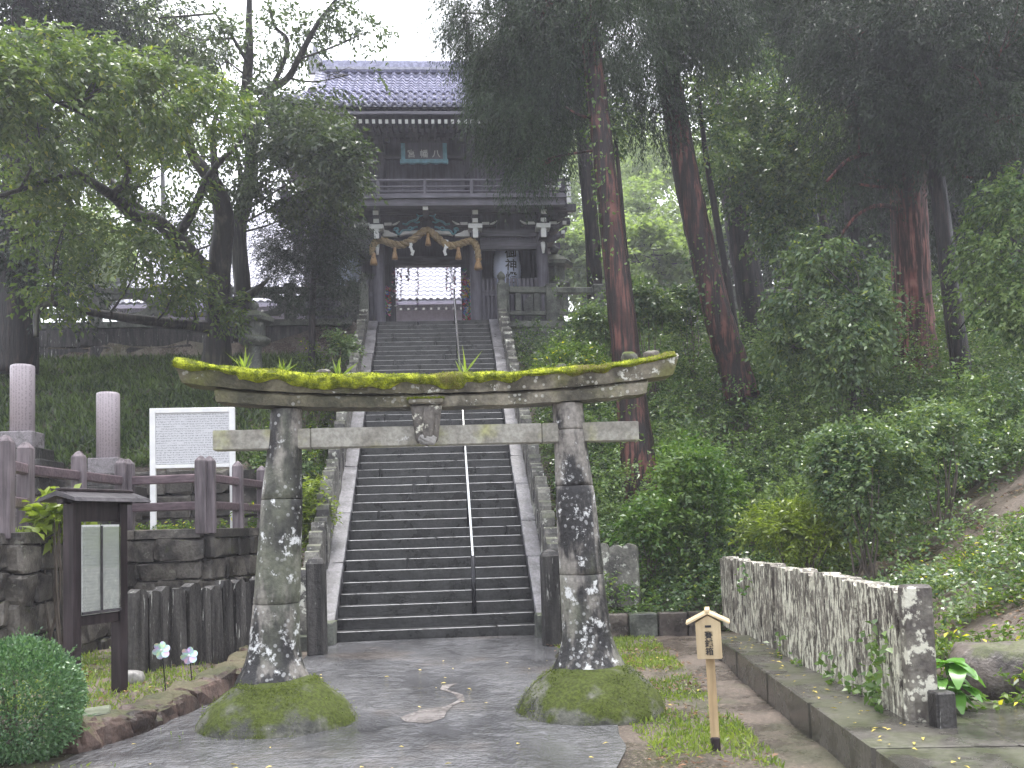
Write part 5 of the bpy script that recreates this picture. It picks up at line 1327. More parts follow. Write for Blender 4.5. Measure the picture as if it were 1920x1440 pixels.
# ------------------------------------------------------------------ trees: left
cd = 21.0
tp = pxpath([(403, 715, 62, 22.4), (408, 640, 50, 22.3), (408, 583, 44, 22.2), (413, 486, 42, 22), (420, 413, 38, 21.8), (406, 355, 32, 21.5), (384, 321, 26, 21.2), (360, 287, 20, 21), (350, 233, 14, 20.6), (389, 190, 8, 20)], cd)
limbs = [pxpath(l, d) for l, d in (
    ([(396, 520, 34, 22), (340, 457, 30, 21.4), (292, 413, 28, 20.8), (253, 405, 26, 20.2), (214, 369, 22, 19.6), (160, 335, 17, 18.8), (136, 316, 14, 18.4), (92, 282, 9, 17.8), (50, 240, 5, 17.2)], 20),
    ([(140, 322, 12, 18.4), (63, 348, 10, 17.6), (0, 367, 8, 17), (-60, 380, 5, 16.5)], 18),
    ([(214, 362, 14, 19.6), (238, 335, 13, 19.2), (236, 306, 12, 19), (209, 277, 11, 18.6), (190, 238, 10, 18.2), (146, 209, 7, 17.6), (100, 190, 4, 17)], 19),
    ([(190, 240, 9, 18.2), (221, 204, 8, 18), (262, 165, 6, 17.6), (300, 120, 4, 17)], 18),
    ([(300, 418, 16, 20.8), (240, 372, 14, 20.6), (190, 320, 11, 20.5), (150, 270, 8, 20.4), (110, 200, 5, 20)], 20),
    ([(336, 440, 18, 21.4), (365, 389, 17, 21), (389, 335, 15, 20.7), (418, 297, 11, 20.4), (437, 282, 7, 20.2), (470, 240, 5, 19.8)], 21),
    ([(404, 352, 16, 21.5), (401, 292, 14, 21.4), (399, 243, 10, 21.2), (420, 170, 6, 21)], 21),
    ([(398, 615, 26, 22.2), (340, 608, 22, 21.6), (292, 603, 20, 21.2), (219, 593, 17, 20.6), (146, 581, 14, 20), (97, 569, 12, 19.6), (70, 585, 12, 19.5), (68, 632, 10, 19.4)], 21),
    ([(415, 578, 22, 22.2), (440, 566, 20, 22), (467, 554, 17, 21.9), (491, 535, 10, 21.8), (505, 520, 4, 21.8)], 22),
    ([(368, 600, 10, 22), (352, 520, 9, 21.6), (330, 470, 7, 21), (300, 455, 5, 20.5)], 21),
)]
cb = [pxblob(*b) for b in ((60, 140, 17, 120, 55, 1.2), (190, 170, 17, 130, 50, 1.2), (320, 190, 17.5, 110, 55, 1.2), (70, 230, 16.5, 110, 45, 1.0), (20, 180, 16, 80, 60, 1.0), (150, 115, 17.5, 100, 40, 1.0), (250, 235, 18.5, 120, 60, 1.0, .6), (400, 215, 19.5, 70, 45, .9, .7),
     (300, 330, 20, 90, 50, 1.0, .45), (120, 420, 19, 110, 60, 1.2, .5), (260, 470, 19.5, 80, 60, 1.0, .4), (60, 320, 18, 90, 50, 1.0, .5), (100, 540, 19.5, 80, 50, .9, .4), (330, 530, 20.5, 70, 45, .9, .4), (430, 590, 21.5, 45, 30, .5, .5))]
tree('cherry_tree', 'twisted leaning cherry tree with bright leaves on the left slope', tp, cb, M['cherry'], M['cherrybark'], 3600, 8, .36, .13, .06, limbs, droop=.35, thr=.2, gf=1.7, r0=.03, sub=6)
tp = pxpath([(452, 640, 36, 24.2), (455, 549, 32, 24), (447, 437, 30, 24), (462, 365, 28, 23.8), (472, 292, 25, 23.6), (462, 194, 22, 23.5), (467, 97, 17, 23.2), (467, 29, 12, 23), (470, -60, 7, 22.8)], 24)
limbs = [pxpath(l, d) for l, d in (
    ([(468, 300, 15, 23.6), (496, 185, 14, 23.2), (540, 146, 13, 22.8), (564, 102, 12, 22.5), (593, 49, 10, 22.2), (622, 10, 7, 22), (650, -30, 4, 21.8)], 23),
    ([(466, 175, 9, 23.5), (510, 160, 9, 23), (540, 83, 8, 22.8), (515, 49, 6, 22.6), (505, 10, 4, 22.5)], 23),
    ([(455, 365, 12, 23.8), (447, 300, 9, 23.8), (430, 240, 6, 23.6)], 23),
    ([(466, 120, 8, 23.2), (430, 60, 6, 23), (400, 20, 4, 23)], 23))]
cb2 = [pxblob(*b) for b in ((330, 420, 24, 80, 50, 1.0, .45), (215, 430, 24.3, 90, 45, 1.0, .45), (300, 250, 24, 100, 60, 1.1, .5), (180, 300, 24.3, 110, 60, 1.1, .5), (60, 60, 24, 150, 60, 1.3, .5), (560, 250, 21.5, 95, 55, 1.1), (630, 290, 21, 60, 45, .8), (655, 320, 21, 45, 40, .6), (520, 330, 22, 100, 60, 1.0), (590, 370, 22.5, 80, 45, .9, .8), (500, 210, 22.5, 70, 40, .9, .6), (420, 110, 23, 90, 60, 1.1, .5), (330, 60, 23, 100, 60, 1.2, .6), (530, 60, 22.5, 90, 45, 1.0, .3), (620, 20, 22, 70, 30, .7, .35), (690, 60, 21.8, 45, 25, .5, .16), (655, 140, 22, 60, 25, .5, .16), (600, 200, 22, 60, 30, .6, .5), (440, 340, 22.5, 60, 50, .9, .4))]
tree('broadleaf_tree', 'slender tree behind the cherry with an arching limb across the gate roof', tp, cb2, M['cherrydark'], M['cherrybark'], 4300, 8, .36, .13, .06, limbs, droop=.4, thr=-.02, gf=1.2, r0=.03, sub=6)
tp = pxpath([(584, 700, 14, 23.6), (585, 640, 13, 23.6), (586, 560, 12, 23.6), (592, 470, 9, 23.6), (600, 410, 5, 23.5)], 23.6)
cb3 = [pxblob(*b) for b in ((575, 450, 23.3, 95, 55, 1.0), (630, 440, 23.2, 60, 45, .8), (640, 500, 23.2, 50, 50, .7), (560, 520, 23.5, 70, 60, .9), (610, 560, 23.4, 55, 50, .8, .7), (530, 470, 23.5, 50, 40, .7))]
tree('evergreen_tree', 'small dark bushy evergreen in front of the left half of the gate', tp, cb3, M['evergreen'], M['darkbark'], 2300, 14, .3, .07, .02, droop=.2, thr=-.25, gf=1.6, r0=.02, sub=7)
tp = pxpath([(30, 700, 80, 22), (32, 560, 74, 22), (38, 420, 68, 22), (40, 250, 60, 22), (45, 100, 52, 22), (50, -60, 44, 22), (52, -300, 34, 22)], 22)
cb4 = [pxblob(*b) for b in ((40, 60, 22.5, 150, 80, 1.8), (-60, 300, 22, 130, 90, 1.5), (60, 460, 21.5, 110, 70, 1.2, .8), (130, 560, 21.5, 70, 40, .8, .5), (170, 60, 23.5, 120, 70, 1.5), (30, -120, 22, 200, 120, 2.0), (250, 20, 24, 110, 50, 1.5), (0, 400, 21, 90, 60, 1.0, .7))]
tree('evergreen_tree', 'thick dark trunked tree at the far left edge above the monuments', tp, cb4, M['evergreen'], M['darkbark'], 4200, 10, .4, .12, .05, droop=.4, thr=-.3, gf=1.0, ribs=7, ribamp=.04, r0=.06)
# trees beyond the plateau, fading into the rain haze
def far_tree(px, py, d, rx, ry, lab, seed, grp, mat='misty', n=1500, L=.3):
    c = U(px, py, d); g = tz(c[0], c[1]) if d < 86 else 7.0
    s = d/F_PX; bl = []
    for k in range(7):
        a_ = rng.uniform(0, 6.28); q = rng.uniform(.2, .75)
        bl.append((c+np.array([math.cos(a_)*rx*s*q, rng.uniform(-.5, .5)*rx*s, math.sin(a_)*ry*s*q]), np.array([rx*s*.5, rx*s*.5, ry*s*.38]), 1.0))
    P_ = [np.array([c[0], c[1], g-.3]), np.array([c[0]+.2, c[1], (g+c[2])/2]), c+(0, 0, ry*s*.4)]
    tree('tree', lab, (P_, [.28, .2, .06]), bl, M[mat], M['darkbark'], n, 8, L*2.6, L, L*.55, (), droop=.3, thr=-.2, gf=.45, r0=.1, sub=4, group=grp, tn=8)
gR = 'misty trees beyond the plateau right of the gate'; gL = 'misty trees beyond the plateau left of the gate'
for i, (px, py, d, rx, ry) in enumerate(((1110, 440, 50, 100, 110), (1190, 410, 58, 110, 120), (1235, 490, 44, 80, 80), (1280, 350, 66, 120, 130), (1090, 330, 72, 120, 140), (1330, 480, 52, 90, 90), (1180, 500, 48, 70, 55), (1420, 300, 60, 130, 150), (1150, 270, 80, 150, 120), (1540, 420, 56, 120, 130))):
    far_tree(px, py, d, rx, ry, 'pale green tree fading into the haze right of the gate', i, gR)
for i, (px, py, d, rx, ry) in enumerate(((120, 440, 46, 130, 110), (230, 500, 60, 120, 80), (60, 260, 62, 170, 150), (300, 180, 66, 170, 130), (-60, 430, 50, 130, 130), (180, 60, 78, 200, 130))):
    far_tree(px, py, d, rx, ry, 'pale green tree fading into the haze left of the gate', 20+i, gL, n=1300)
# ------------------------------------------------------------------ trees: right
def ivy_on(P_, r, t0, t1, n, lab):
    q = smooth_path(np.column_stack([np.array(P_), np.array(r)]), 8); m_ = len(q)
    k = (rng.uniform(t0, t1, n)*(m_-1)).astype(int); a_ = rng.normal(math.pi*1.15, .9, n)
    nn = np.stack([np.cos(a_), np.sin(a_), np.zeros(n)], 1); pos = q[k, :3]+nn*(q[k, 3]*1.0+.02)[:, None]+rng.normal(size=(n, 3))*.05
    keep = qnoise(pos, 1.3) > -.35; pos = pos[keep]; nn = nn[keep]; n = len(pos)
    D_ = nz(nn*.6+np.array([0, 0, -.6])+rng.normal(size=(n, 3))*.5)
    b = q[int(t0*(m_-1)), :3]
    put('ivy', leaves_mesh('ivy', leaf_arrays(pos, D_, nn+rng.normal(size=(n, 3))*.3, rng.uniform(.05, .1, n), rng.uniform(.035, .065, n))), M['ivy'], label=lab, cat='ivy', loc=b)
t1p = pxpath([(1212, 950, 78, 16.7), (1200, 880, 68, 16.8), (1186, 760, 58, 16.9), (1163, 560, 50, 17), (1138, 350, 42, 17.2), (1116, 150, 37, 17.4), (1098, 20, 34, 17.5), (1080, -150, 34, 17.7), (1060, -420, 22, 18)], 17)
c1 = [pxblob(*b) for b in ((980, 120, 18.8, 80, 60, .8, 1.6), (1030, 190, 18.8, 50, 60, .7, 1.3), (925, 200, 18.7, 45, 45, .6, 1.2), (930, 60, 18.5, 85, 60, .9), (860, 25, 18.5, 55, 38, .6, .7), (960, 150, 18.5, 75, 70, .9), (1000, 240, 18.5, 70, 75, .8), (950, 230, 18.5, 60, 45, .6), (985, 310, 18.5, 38, 35, .5), (1040, 130, 18.2, 70, 90, .9), (1010, 40, 18, 90, 60, 1.0), (1050, -40, 18, 120, 70, 1.2), (960, -70, 18, 130, 60, 1.2), (1180, -60, 17, 120, 80, 1.2), (1160, 60, 17.5, 70, 50, .8, .7))]
lm = [pxpath(l, 18) for l in ([(1095, 20, 14, 17.6), (1040, 0, 10, 18), (1000, 60, 8, 18.4), (985, 130, 6, 18.5), (1000, 200, 4, 18.5)], [(1100, 40, 10, 17.6), (1060, 80, 8, 18.2), (1035, 150, 6, 18.4), (1010, 220, 4, 18.5)], [(1112, 222, 6, 17.3), (1085, 215, 5, 17.2), (1060, 200, 2, 17.1)])]
tree('cypress_tree', 'nearest red-barked cypress leaning behind the right arm of the torii', t1p, c1, M['cypress'], M['redbark'], 5200, 30, .46, .085, .017, lm, ribs=9, ribamp=.035, droop=1.0, thr=-.08, gf=1.5, r0=.03, sub=7, flatn=.3, spread=.5)
ivy_on(t1p[0], t1p[1], .42, .8, 500, 'ivy climbing the upper trunk of the nearest red-barked cypress')
tb = pxpath([(1117, 570, 30, 27.2), (1112, 450, 28, 27), (1098, 300, 28, 27), (1086, 150, 27, 27), (1075, 0, 25, 27), (1066, -200, 20, 27)], 27)
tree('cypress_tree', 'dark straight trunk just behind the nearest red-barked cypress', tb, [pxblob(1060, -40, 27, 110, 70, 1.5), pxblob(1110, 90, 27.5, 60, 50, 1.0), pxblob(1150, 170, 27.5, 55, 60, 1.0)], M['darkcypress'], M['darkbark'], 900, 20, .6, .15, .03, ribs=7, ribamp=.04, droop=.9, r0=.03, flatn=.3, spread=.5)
tt_ = pxpath([(1197, 720, 10, 19.5), (1188, 600, 9, 19.5), (1172, 460, 9, 19.6), (1160, 320, 8, 19.7), (1150, 230, 6, 19.8), (1142, 190, 3, 19.8)], 19.6)
tree('sapling', 'thin bare stemmed sapling close to the nearest red-barked cypress', tt_, [pxblob(1150, 225, 19.7, 40, 50, .6)], M['camellia'], M['darkbark'], 110, 8, .3, .11, .05, r0=.012, sub=3)
t2p = pxpath([(1392, 750, 66, 19.9), (1376, 690, 60, 20), (1345, 590, 54, 20), (1312, 450, 50, 20.2), (1285, 320, 48, 20.4), (1265, 200, 44, 20.6), (1240, 60, 38, 20.8), (1222, -80, 32, 21), (1200, -320, 20, 21)], 20)
c2 = [pxblob(*b) for b in ((1250, 20, 20, 100, 60, 1.0), (1180, 100, 20, 80, 60, .9, .7), (1330, 60, 20, 90, 60, 1.0), (1220, 200, 20.4, 55, 60, .7, .7), (1200, -80, 20, 160, 80, 1.4), (1350, -60, 20, 140, 70, 1.3))]
tree('cypress_tree', 'second red-barked cypress from the gate with ivy on its left side', t2p, c2, M['cypress'], M['redbark'], 3000, 28, .5, .095, .02, ribs=9, ribamp=.05, droop=.95, thr=-.2, gf=1.2, r0=.03, flatn=.3, spread=.5)
ivy_on(t2p[0], t2p[1], .02, .38, 420, 'ivy on the lower left side of the second red-barked cypress')
t2b = pxpath([(1388, 700, 15, 21), (1370, 560, 14, 21), (1345, 420, 13, 21), (1325, 300, 11, 21), (1310, 180, 8, 21)], 21)
tree('sapling', 'thin leaning dark stem between the second and third cypress', t2b, [pxblob(1330, 260, 21, 60, 60, .8), pxblob(1300, 160, 21, 60, 50, .8)], M['camellia'], M['darkbark'], 300, 8, .34, .12, .05, r0=.015, sub=4)
t3p = pxpath([(1430, 655, 66, 24.3), (1418, 600, 58, 24.4), (1400, 510, 50, 24.5), (1382, 400, 48, 24.6), (1362, 250, 44, 24.8), (1332, 40, 38, 25), (1310, -120, 32, 25), (1290, -350, 20, 25)], 24.5)
c3 = [pxblob(*b) for b in ((1440, 240, 23, 100, 80, 1.2), (1400, 330, 22.5, 90, 70, 1.0), (1480, 340, 22, 80, 80, 1.0), (1350, 190, 23.5, 70, 60, .9, .7), (1520, 250, 22.5, 70, 80, 1.0), (1460, 420, 22, 60, 50, .8, .8), (1390, 120, 24, 70, 40, .9, .35))]
tree('broadleaf_tree', 'third trunk from the gate under a cloud of glossy broad leaves', t3p, c3, M['camellia'], M['darkbark'], 3000, 9, .38, .12, .055, ribs=8, ribamp=.04, droop=.4, thr=-.2, gf=1.0, r0=.04)
t3b = pxpath([(1552, 600, 22, 26), (1545, 430, 20, 26), (1532, 260, 19, 26), (1520, 100, 17, 26), (1505, -80, 14, 26)], 26)
tree('cypress_tree', 'slim dark trunk between the leafy cloud and the big red trunk', t3b, [pxblob(1480, 60, 26, 110, 60, 1.4), pxblob(1560, 150, 26, 100, 60, 1.3), pxblob(1470, -60, 26, 160, 70, 1.8), pxblob(1600, 30, 26, 110, 70, 1.5)], M['darkcypress'], M['darkbark'], 1600, 18, .6, .16, .035, ribs=6, ribamp=.04, droop=.7, r0=.035, flatn=.4, spread=.6)
t4p = pxpath([(1728, 730, 92, 20.4), (1718, 690, 80, 20.5), (1712, 600, 68, 20.6), (1706, 450, 64, 20.7), (1702, 300, 60, 20.8), (1697, 100, 54, 20.9), (1692, -100, 46, 21), (1688, -350, 32, 21)], 20.5)
c4 = [pxblob(*b) for b in ((1700, 60, 19, 140, 80, 1.5), (1820, 130, 18.5, 120, 80, 1.3), (1600, 190, 19.5, 90, 70, 1.1), (1680, 190, 19, 120, 55, 1.2), (1860, 230, 18, 90, 60, 1.1), (1580, 60, 20, 110, 80, 1.4), (1780, 260, 19, 110, 50, 1.0, .7), (1640, 270, 20, 80, 50, 1.0, .7), (1900, 40, 18, 120, 80, 1.4), (1700, -90, 20, 260, 90, 2.0), (1620, 330, 20.5, 60, 45, .8, .5), (1900, 320, 18.5, 70, 45, .9, .7))]
lm = [pxpath(l, 19) for l in ([(1700, 250, 13, 20.6), (1780, 235, 11, 19.6), (1850, 210, 9, 18.8), (1910, 235, 6, 18.4), (1960, 240, 4, 18)], [(1702, 280, 12, 20.6), (1640, 285, 10, 20), (1590, 300, 8, 19.6), (1550, 340, 5, 19.4)], [(1700, 265, 10, 20.6), (1760, 280, 9, 19.8), (1800, 330, 6, 19.5)], [(1698, 60, 16, 20.8), (1780, 40, 13, 19.8), (1850, 10, 10, 19), (1920, -10, 6, 18.4)], [(1704, 400, 9, 20.6), (1650, 385, 8, 20), (1600, 410, 6, 19.6), (1560, 470, 4, 19.4)], [(1702, 330, 8, 20.6), (1660, 350, 7, 20), (1610, 345, 4, 19.6)])]
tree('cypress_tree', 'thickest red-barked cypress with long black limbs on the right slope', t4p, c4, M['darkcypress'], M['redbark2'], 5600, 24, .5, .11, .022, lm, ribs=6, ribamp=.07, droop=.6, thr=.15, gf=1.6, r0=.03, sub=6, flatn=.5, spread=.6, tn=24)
t5p = pxpath([(1822, 790, 44, 18.8), (1808, 720, 38, 19), (1790, 600, 34, 19.1), (1768, 420, 30, 19.3), (1750, 280, 28, 19.5), (1740, 100, 24, 19.7), (1730, -100, 20, 19.8)], 19)
c5 = [pxblob(*b) for b in ((1880, 470, 17.5, 70, 60, .9), (1900, 390, 17.5, 70, 55, .8), (1850, 560, 17.5, 45, 45, .6, .6), (1910, 560, 17, 50, 60, .7))]
tree('broadleaf_tree', 'slim dark trunk right of the thickest cypress with bright leaves beside it', t5p, c5, M['midgreen'], M['darkbark'], 1000, 9, .34, .11, .05, ribs=6, ribamp=.04, droop=.45, thr=-.25, gf=1.2, r0=.02)
c6 = [pxblob(*b) for b in ((1590, 640, 17.5, 55, 40, .8), (1625, 590, 17.5, 40, 35, .6), (1560, 590, 17.8, 55, 35, .7), (1500, 560, 18, 45, 40, .7), (1530, 480, 18, 45, 40, .7), (1600, 500, 18, 35, 45, .6), (1480, 650, 18, 50, 40, .7), (1560, 690, 17.8, 40, 40, .6, .6))]
t6p = pxpath([(1600, 780, 16, 17.8), (1605, 700, 14, 17.7), (1600, 620, 10, 17.6), (1610, 560, 6, 17.5)], 17.6)
tree('evergreen_tree', 'small glossy large-leaved evergreen left of the thickest cypress', t6p, c6, M['camellia'], M['darkbark'], 1300, 9, .36, .12, .055, droop=.5, thr=.0, gf=1.5, r0=.02)
# dim forest behind the right slope
gF = 'dark forest trees deep on the right slope'
for i, (px, pyb, d, wd) in enumerate(((1600, 610, 33, 26), (1660, 600, 36, 24), (1780, 620, 30, 30), (1850, 600, 33, 34), (1910, 640, 27, 36), (1500, 590, 36, 22), (1990, 640, 30, 40), (1470, 560, 40, 20))):
    P_, r_ = pxpath([(px+8, pyb+60, wd*1.2), (px, pyb-100, wd), (px-6, pyb-350, wd*.9), (px-10, pyb-750, wd*.7)], d)
    bl = [pxblob(px+rng.uniform(-60, 60), py_, d+rng.uniform(-1, 1), 120, 90, 2.2) for py_ in (-160, 0, 150, 300)]+[pxblob(px+rng.uniform(-50, 50), 430, d, 90, 80, 1.6, .7)]
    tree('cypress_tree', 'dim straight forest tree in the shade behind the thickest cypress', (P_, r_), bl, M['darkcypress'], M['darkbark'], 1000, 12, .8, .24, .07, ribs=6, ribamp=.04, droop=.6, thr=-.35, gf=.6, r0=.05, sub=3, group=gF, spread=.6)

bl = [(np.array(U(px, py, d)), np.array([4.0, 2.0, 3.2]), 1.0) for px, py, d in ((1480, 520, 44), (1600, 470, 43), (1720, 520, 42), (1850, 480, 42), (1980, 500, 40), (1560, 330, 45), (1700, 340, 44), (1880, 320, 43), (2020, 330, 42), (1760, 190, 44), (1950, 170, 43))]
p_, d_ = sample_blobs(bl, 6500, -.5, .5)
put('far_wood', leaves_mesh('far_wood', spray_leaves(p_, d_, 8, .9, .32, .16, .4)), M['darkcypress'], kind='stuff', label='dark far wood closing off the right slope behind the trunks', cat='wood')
# ------------------------------------------------------------------ shrubs and ground cover
def shrub(px, py, d, rx, ry, lab, mat, n, k=8, L=.08, Wd=.038, rd=None, ln=.24, cat='shrub', group=None):
    s = d/F_PX; c = U(px, py, d); r = (rx*s, rd or rx*s*.8, ry*s); g = tz(c[0], c[1]); b = np.array([c[0], c[1], min(g, c[2]-r[2]*.5)])
    o = thing('shrub', lab, cat, b, group)
    mb = MB()
    for q in range(8):
        e = c+rdir(1)[0]*np.array(r)*.7; e[2] = max(e[2], c[2]-r[2]*.2); mb.tube([b+rng.normal(size=3)*(.08, .08, 0), (b+e)/2+rng.normal(size=3)*.06, e], [.018, .012, .005], 5)
    mb.build('stems', M['stem'], o, kind='stuff'); put('foliage', leaves_mesh('foliage', shrub_leaves(c, r, n, k, ln, L, Wd)), M[mat], o)
shrub(1310, 930, 15.2, 95, 100, 'bright light-green bush at the foot of the second cypress', 'bright', 900, 9, .1, .04)
shrub(1220, 980, 14.6, 55, 70, 'fresh green bush between the nearest cypress and the stone slabs', 'bright', 420, 8, .085, .04)
shrub(1620, 900, 12.6, 110, 110, 'large glossy bush behind the middle of the lichen slab wall', 'camellia', 1500, 9, .07, .036)
shrub(1500, 990, 13.0, 100, 60, 'yellow-green ferny bush above the far end of the lichen slabs', 'yellowgreen', 650, 9, .08, .028)
shrub(1760, 840, 13.2, 80, 80, 'dull green bush below the slim dark trunk on the right slope', 'camellia', 500, 8, .075, .035)
shrub(1215, 580, 21.5, 50, 65, 'tall glossy bush right of the nearest cypress trunk below the fence', 'camellia', 550, 8, .11, .055)
shrub(1290, 580, 22.5, 50, 50, 'thin bluish bush between the first two cypress trunks', 'camellia', 380, 8, .11, .05)
shrub(1120, 610, 21.5, 45, 50, 'glossy bush against the grey block wall beside the balustrade', 'camellia', 350, 8, .1, .05)
shrub(1060, 690, 20.5, 75, 45, 'pale low bush beside the top of the stairs on the right', 'weed', 420, 8, .09, .04)
shrub(530, 890, 17.2, 45, 50, 'glossy dark bush beside the left picket fence behind the torii column', 'camellia', 380, 8, .09, .045)
shrub(590, 960, 15.6, 25, 60, 'bright green weeds squeezed between the left column and the picket fence', 'yellowgreen', 260, 8, .09, .035)
shrub(640, 660, 22.0, 30, 40, 'dull low bush left of the upper picket fence', 'camellia', 240, 7, .09, .045)
shrub(105, 975, 11.0, 36, 34, 'large-leaved yellow-green plant behind the brown fence posts', 'yellowgreen', 60, 6, .15, .085)
# undergrowth on the right slope as one mass
V = []
def cover(n, xr, yr, k, ln, L, Wd, h=(.1, .6), thr=-.3, gf=.8, keepf=None):
    x = rng.uniform(*xr, n); y = rng.uniform(*yr, n); z = terr(x, y); q = np.stack([x, y, z], 1)
    ok = qnoise(q, gf, 3) > thr
    if keepf is not None: ok &= keepf(x, y)
    q = q[ok]; m_ = len(q)
    hh = np.clip(qnoise(q*(1, 1, 0), 1.1, 5)*.5+.5, 0, 1.3)
    q[:, 2] += rng.uniform(0, 1, m_)**.7*(h[0]+(h[1]-h[0])*hh)
    D_ = nz(rdir(m_)+np.array([-.1, -.45, .8]))
    return spray_leaves(q, D_, k, ln, L, Wd, .15)
rightf = lambda x, y: (x > np.maximum(slab_x(np.clip(y, 4, 15))+.5, np.where(y > 13.2, 2.15, 3.9))*(y < 13.5)) & (x > 1.95) & ~((x > 6.6) & (y < 13.2) & (y > 10.3))
V = np.concatenate([cover(24000, (1.9, 14), (13.3, 25.2), 10, .26, .066, .036, (.1, 1.15), -.6, keepf=rightf), cover(4500, (2.0, 9), (13.3, 19), 9, .22, .062, .034, (.1, .9), -.4, keepf=rightf), cover(3200, (3.6, 9), (8.5, 13.5), 8, .18, .06, .032, (.05, .5), -.2, keepf=rightf)])
V3 = cover(16000, (2.4, 13), (14.0, 24), 10, .3, .075, .038, (.25, 2.5), .0, 1.0, keepf=rightf)
put('undergrowth', leaves_mesh('undergrowth', V3), M['midgreen'], kind='stuff', label='taller mid-green thicket standing out of the undergrowth on the right slope', cat='undergrowth')
V2 = np.concatenate([cover(5200, (2.0, 11), (13.4, 22), 9, .24, .07, .032, (.2, 1.3), .12, 1.1, keepf=rightf)])
put('undergrowth', leaves_mesh('undergrowth', V2), M['bright'], kind='stuff', label='brighter fresh shoots among the undergrowth on the right slope', cat='undergrowth')
put('undergrowth', leaves_mesh('undergrowth', V), M['camellia'], kind='stuff', label='glossy mixed undergrowth covering the right slope', cat='undergrowth')
V = cover(3600, (3.4, 7.2), (6.4, 11.2), 6, .13, .06, .03, (.02, .2), -.15, 1.2, keepf=lambda x, y: x > slab_x(y)+.35)
V = np.concatenate([V, cover(1800, (9, 22), (9, 24), 7, .3, .1, .05, (.05, .5), -.1)])
put('weeds', leaves_mesh('weeds', V), M['weed'], kind='stuff', label='low bright weeds on the bank behind the lichen slabs', cat='weeds')
# left slope: grass and low cover
x = rng.uniform(-13, -2.3, 44000); y = rng.uniform(17.4, 24.6, 44000); q = np.stack([x, y, terr(x, y)], 1)
q = q[(qnoise(q, 1.6)+rng.uniform(-.9, .9, len(q)) > -.55)]; m_ = len(q)
q[:, 2] += rng.random(m_)*.05
V = leaf_arrays(q, nz(rng.normal(size=(m_, 3))*.6+np.array([0, -.35, .8])), rdir(m_), rng.uniform(.1, .26, m_), rng.uniform(.03, .06, m_))
put('slope_grass', leaves_mesh('slope_grass', V), M['slopegrass'], kind='stuff', label='low grassy cover on the left slope below the dark wall', cat='grass')
V = cover(700, (-9.5, -3.2), (15.2, 17.1), 6, .12, .06, .03, (.0, .12), -.2)
V = np.concatenate([V, cover(500, (-3.4, -2.35), (14.2, 24), 8, .22, .08, .036, (.05, .6), -.5)])
gm = 900; gx_ = rng.uniform(-9, -3.0, gm)
put('terrace_weeds', leaves_mesh('terrace_weeds', V), M['weed'], kind='stuff', label='short weeds on the left terrace behind the fence', cat='weeds')
# grass in the beds
def turf(n, poly_f, xr, yr, L=(.03, .1), zo=0.0, thr=-.1, gf=2.2):
    x = rng.uniform(*xr, n); y = rng.uniform(*yr, n); q = np.stack([x, y, terr(x, y)+zo], 1); ok = poly_f(x, y) & (qnoise(q, gf, 2)+rng.uniform(-.9, .5, n) > thr); q = q[ok]; m_ = len(q)
    return leaf_arrays(q, nz(rng.normal(size=(m_, 3))*.55+np.array([0, 0, .8])), rdir(m_), rng.uniform(*L, m_), rng.uniform(.008, .02, m_))
kx = lambda y: np.interp(y, [q_[1] for q_ in kp], [q_[0] for q_ in kp])
V = turf(22000, lambda x, y: (x < kx(y)-.1) & (y > 8), (-5, -2.2), (8, 13.2), (.02, .085), 0, -.3)
V = np.concatenate([V, turf(42000, lambda x, y: (x > 1.4) & (x < slab_x(y)-.93), (1.2, 3.4), (5.6, 13.2), (.02, .075), 0, -.1, 1.5), turf(1500, lambda x, y: (x < kx(y)+.7) & (x > kx(y)), (-3.2, -1.7), (6.4, 11), (.02, .06), 0, .35, 1.6)])
put('turf', leaves_mesh('turf', V), M['grass'], kind='stuff', label='short wet grass in patches beside the path', cat='grass')
# leaf litter
def litter(n, xr, yr, f, L=(.03, .07), thr=-.2):
    x = rng.uniform(*xr, n); y = rng.uniform(*yr, n); q = np.stack([x, y, terr(x, y)+.035], 1); ok = f(x, y) & (qnoise(q, 1.3, 9) > thr); q = q[ok]; m_ = len(q)
    return leaf_arrays(q, nz(rng.normal(size=(m_, 3))*np.array([1, 1, .12])), np.array([0, 0, 1.])+rng.normal(size=(m_, 3))*.2, rng.uniform(*L, m_), rng.uniform(.015, .03, m_))
V = np.concatenate([litter(2600, (1.3, 3.6), (5.6, 13.3), lambda x, y: x < slab_x(y)-.85, thr=.05), litter(14000, (3.6, 16), (7, 21), lambda x, y: x > slab_x(np.clip(y, 4, 15))+.4, (.05, .11)), litter(700, (-4.2, -2.3), (8, 13), lambda x, y: x < kx(y)-.1), litter(3500, (-9, -2.3), (17.4, 24.5), lambda x, y: x > -99, (.05, .1))])
put('leaf_litter', leaves_mesh('leaf_litter', V), M['litter'], kind='stuff', label='brown fallen leaves scattered over soil and slopes', cat='leaf litter')
n = 60; kq = rng.uniform(0, .75, n); q = np.stack([la[0]+(lb[0]-la[0])*kq+nrm[0]*rng.uniform(.05, .38, n), la[1]+(lb[1]-la[1])*kq+nrm[1]*rng.uniform(.05, .38, n), np.full(n, .262)], 1)
q2 = np.stack([rng.uniform(-2.6, 1.3, 45), rng.uniform(5.8, 11.5, 45), np.full(45, .03)], 1)
q = np.concatenate([q, q2]); m_ = len(q)
put('yellow_leaves', leaves_mesh('yellow_leaves', leaf_arrays(q, nz(rng.normal(size=(m_, 3))*np.array([1, 1, .05])), np.array([0, 0, 1.])+rng.normal(size=(m_, 3))*.15, rng.uniform(.025, .06, m_), rng.uniform(.012, .022, m_))), M['yellowleaf'], kind='stuff', label='narrow yellow leaves fallen on the ledge and paving', cat='fallen leaves')
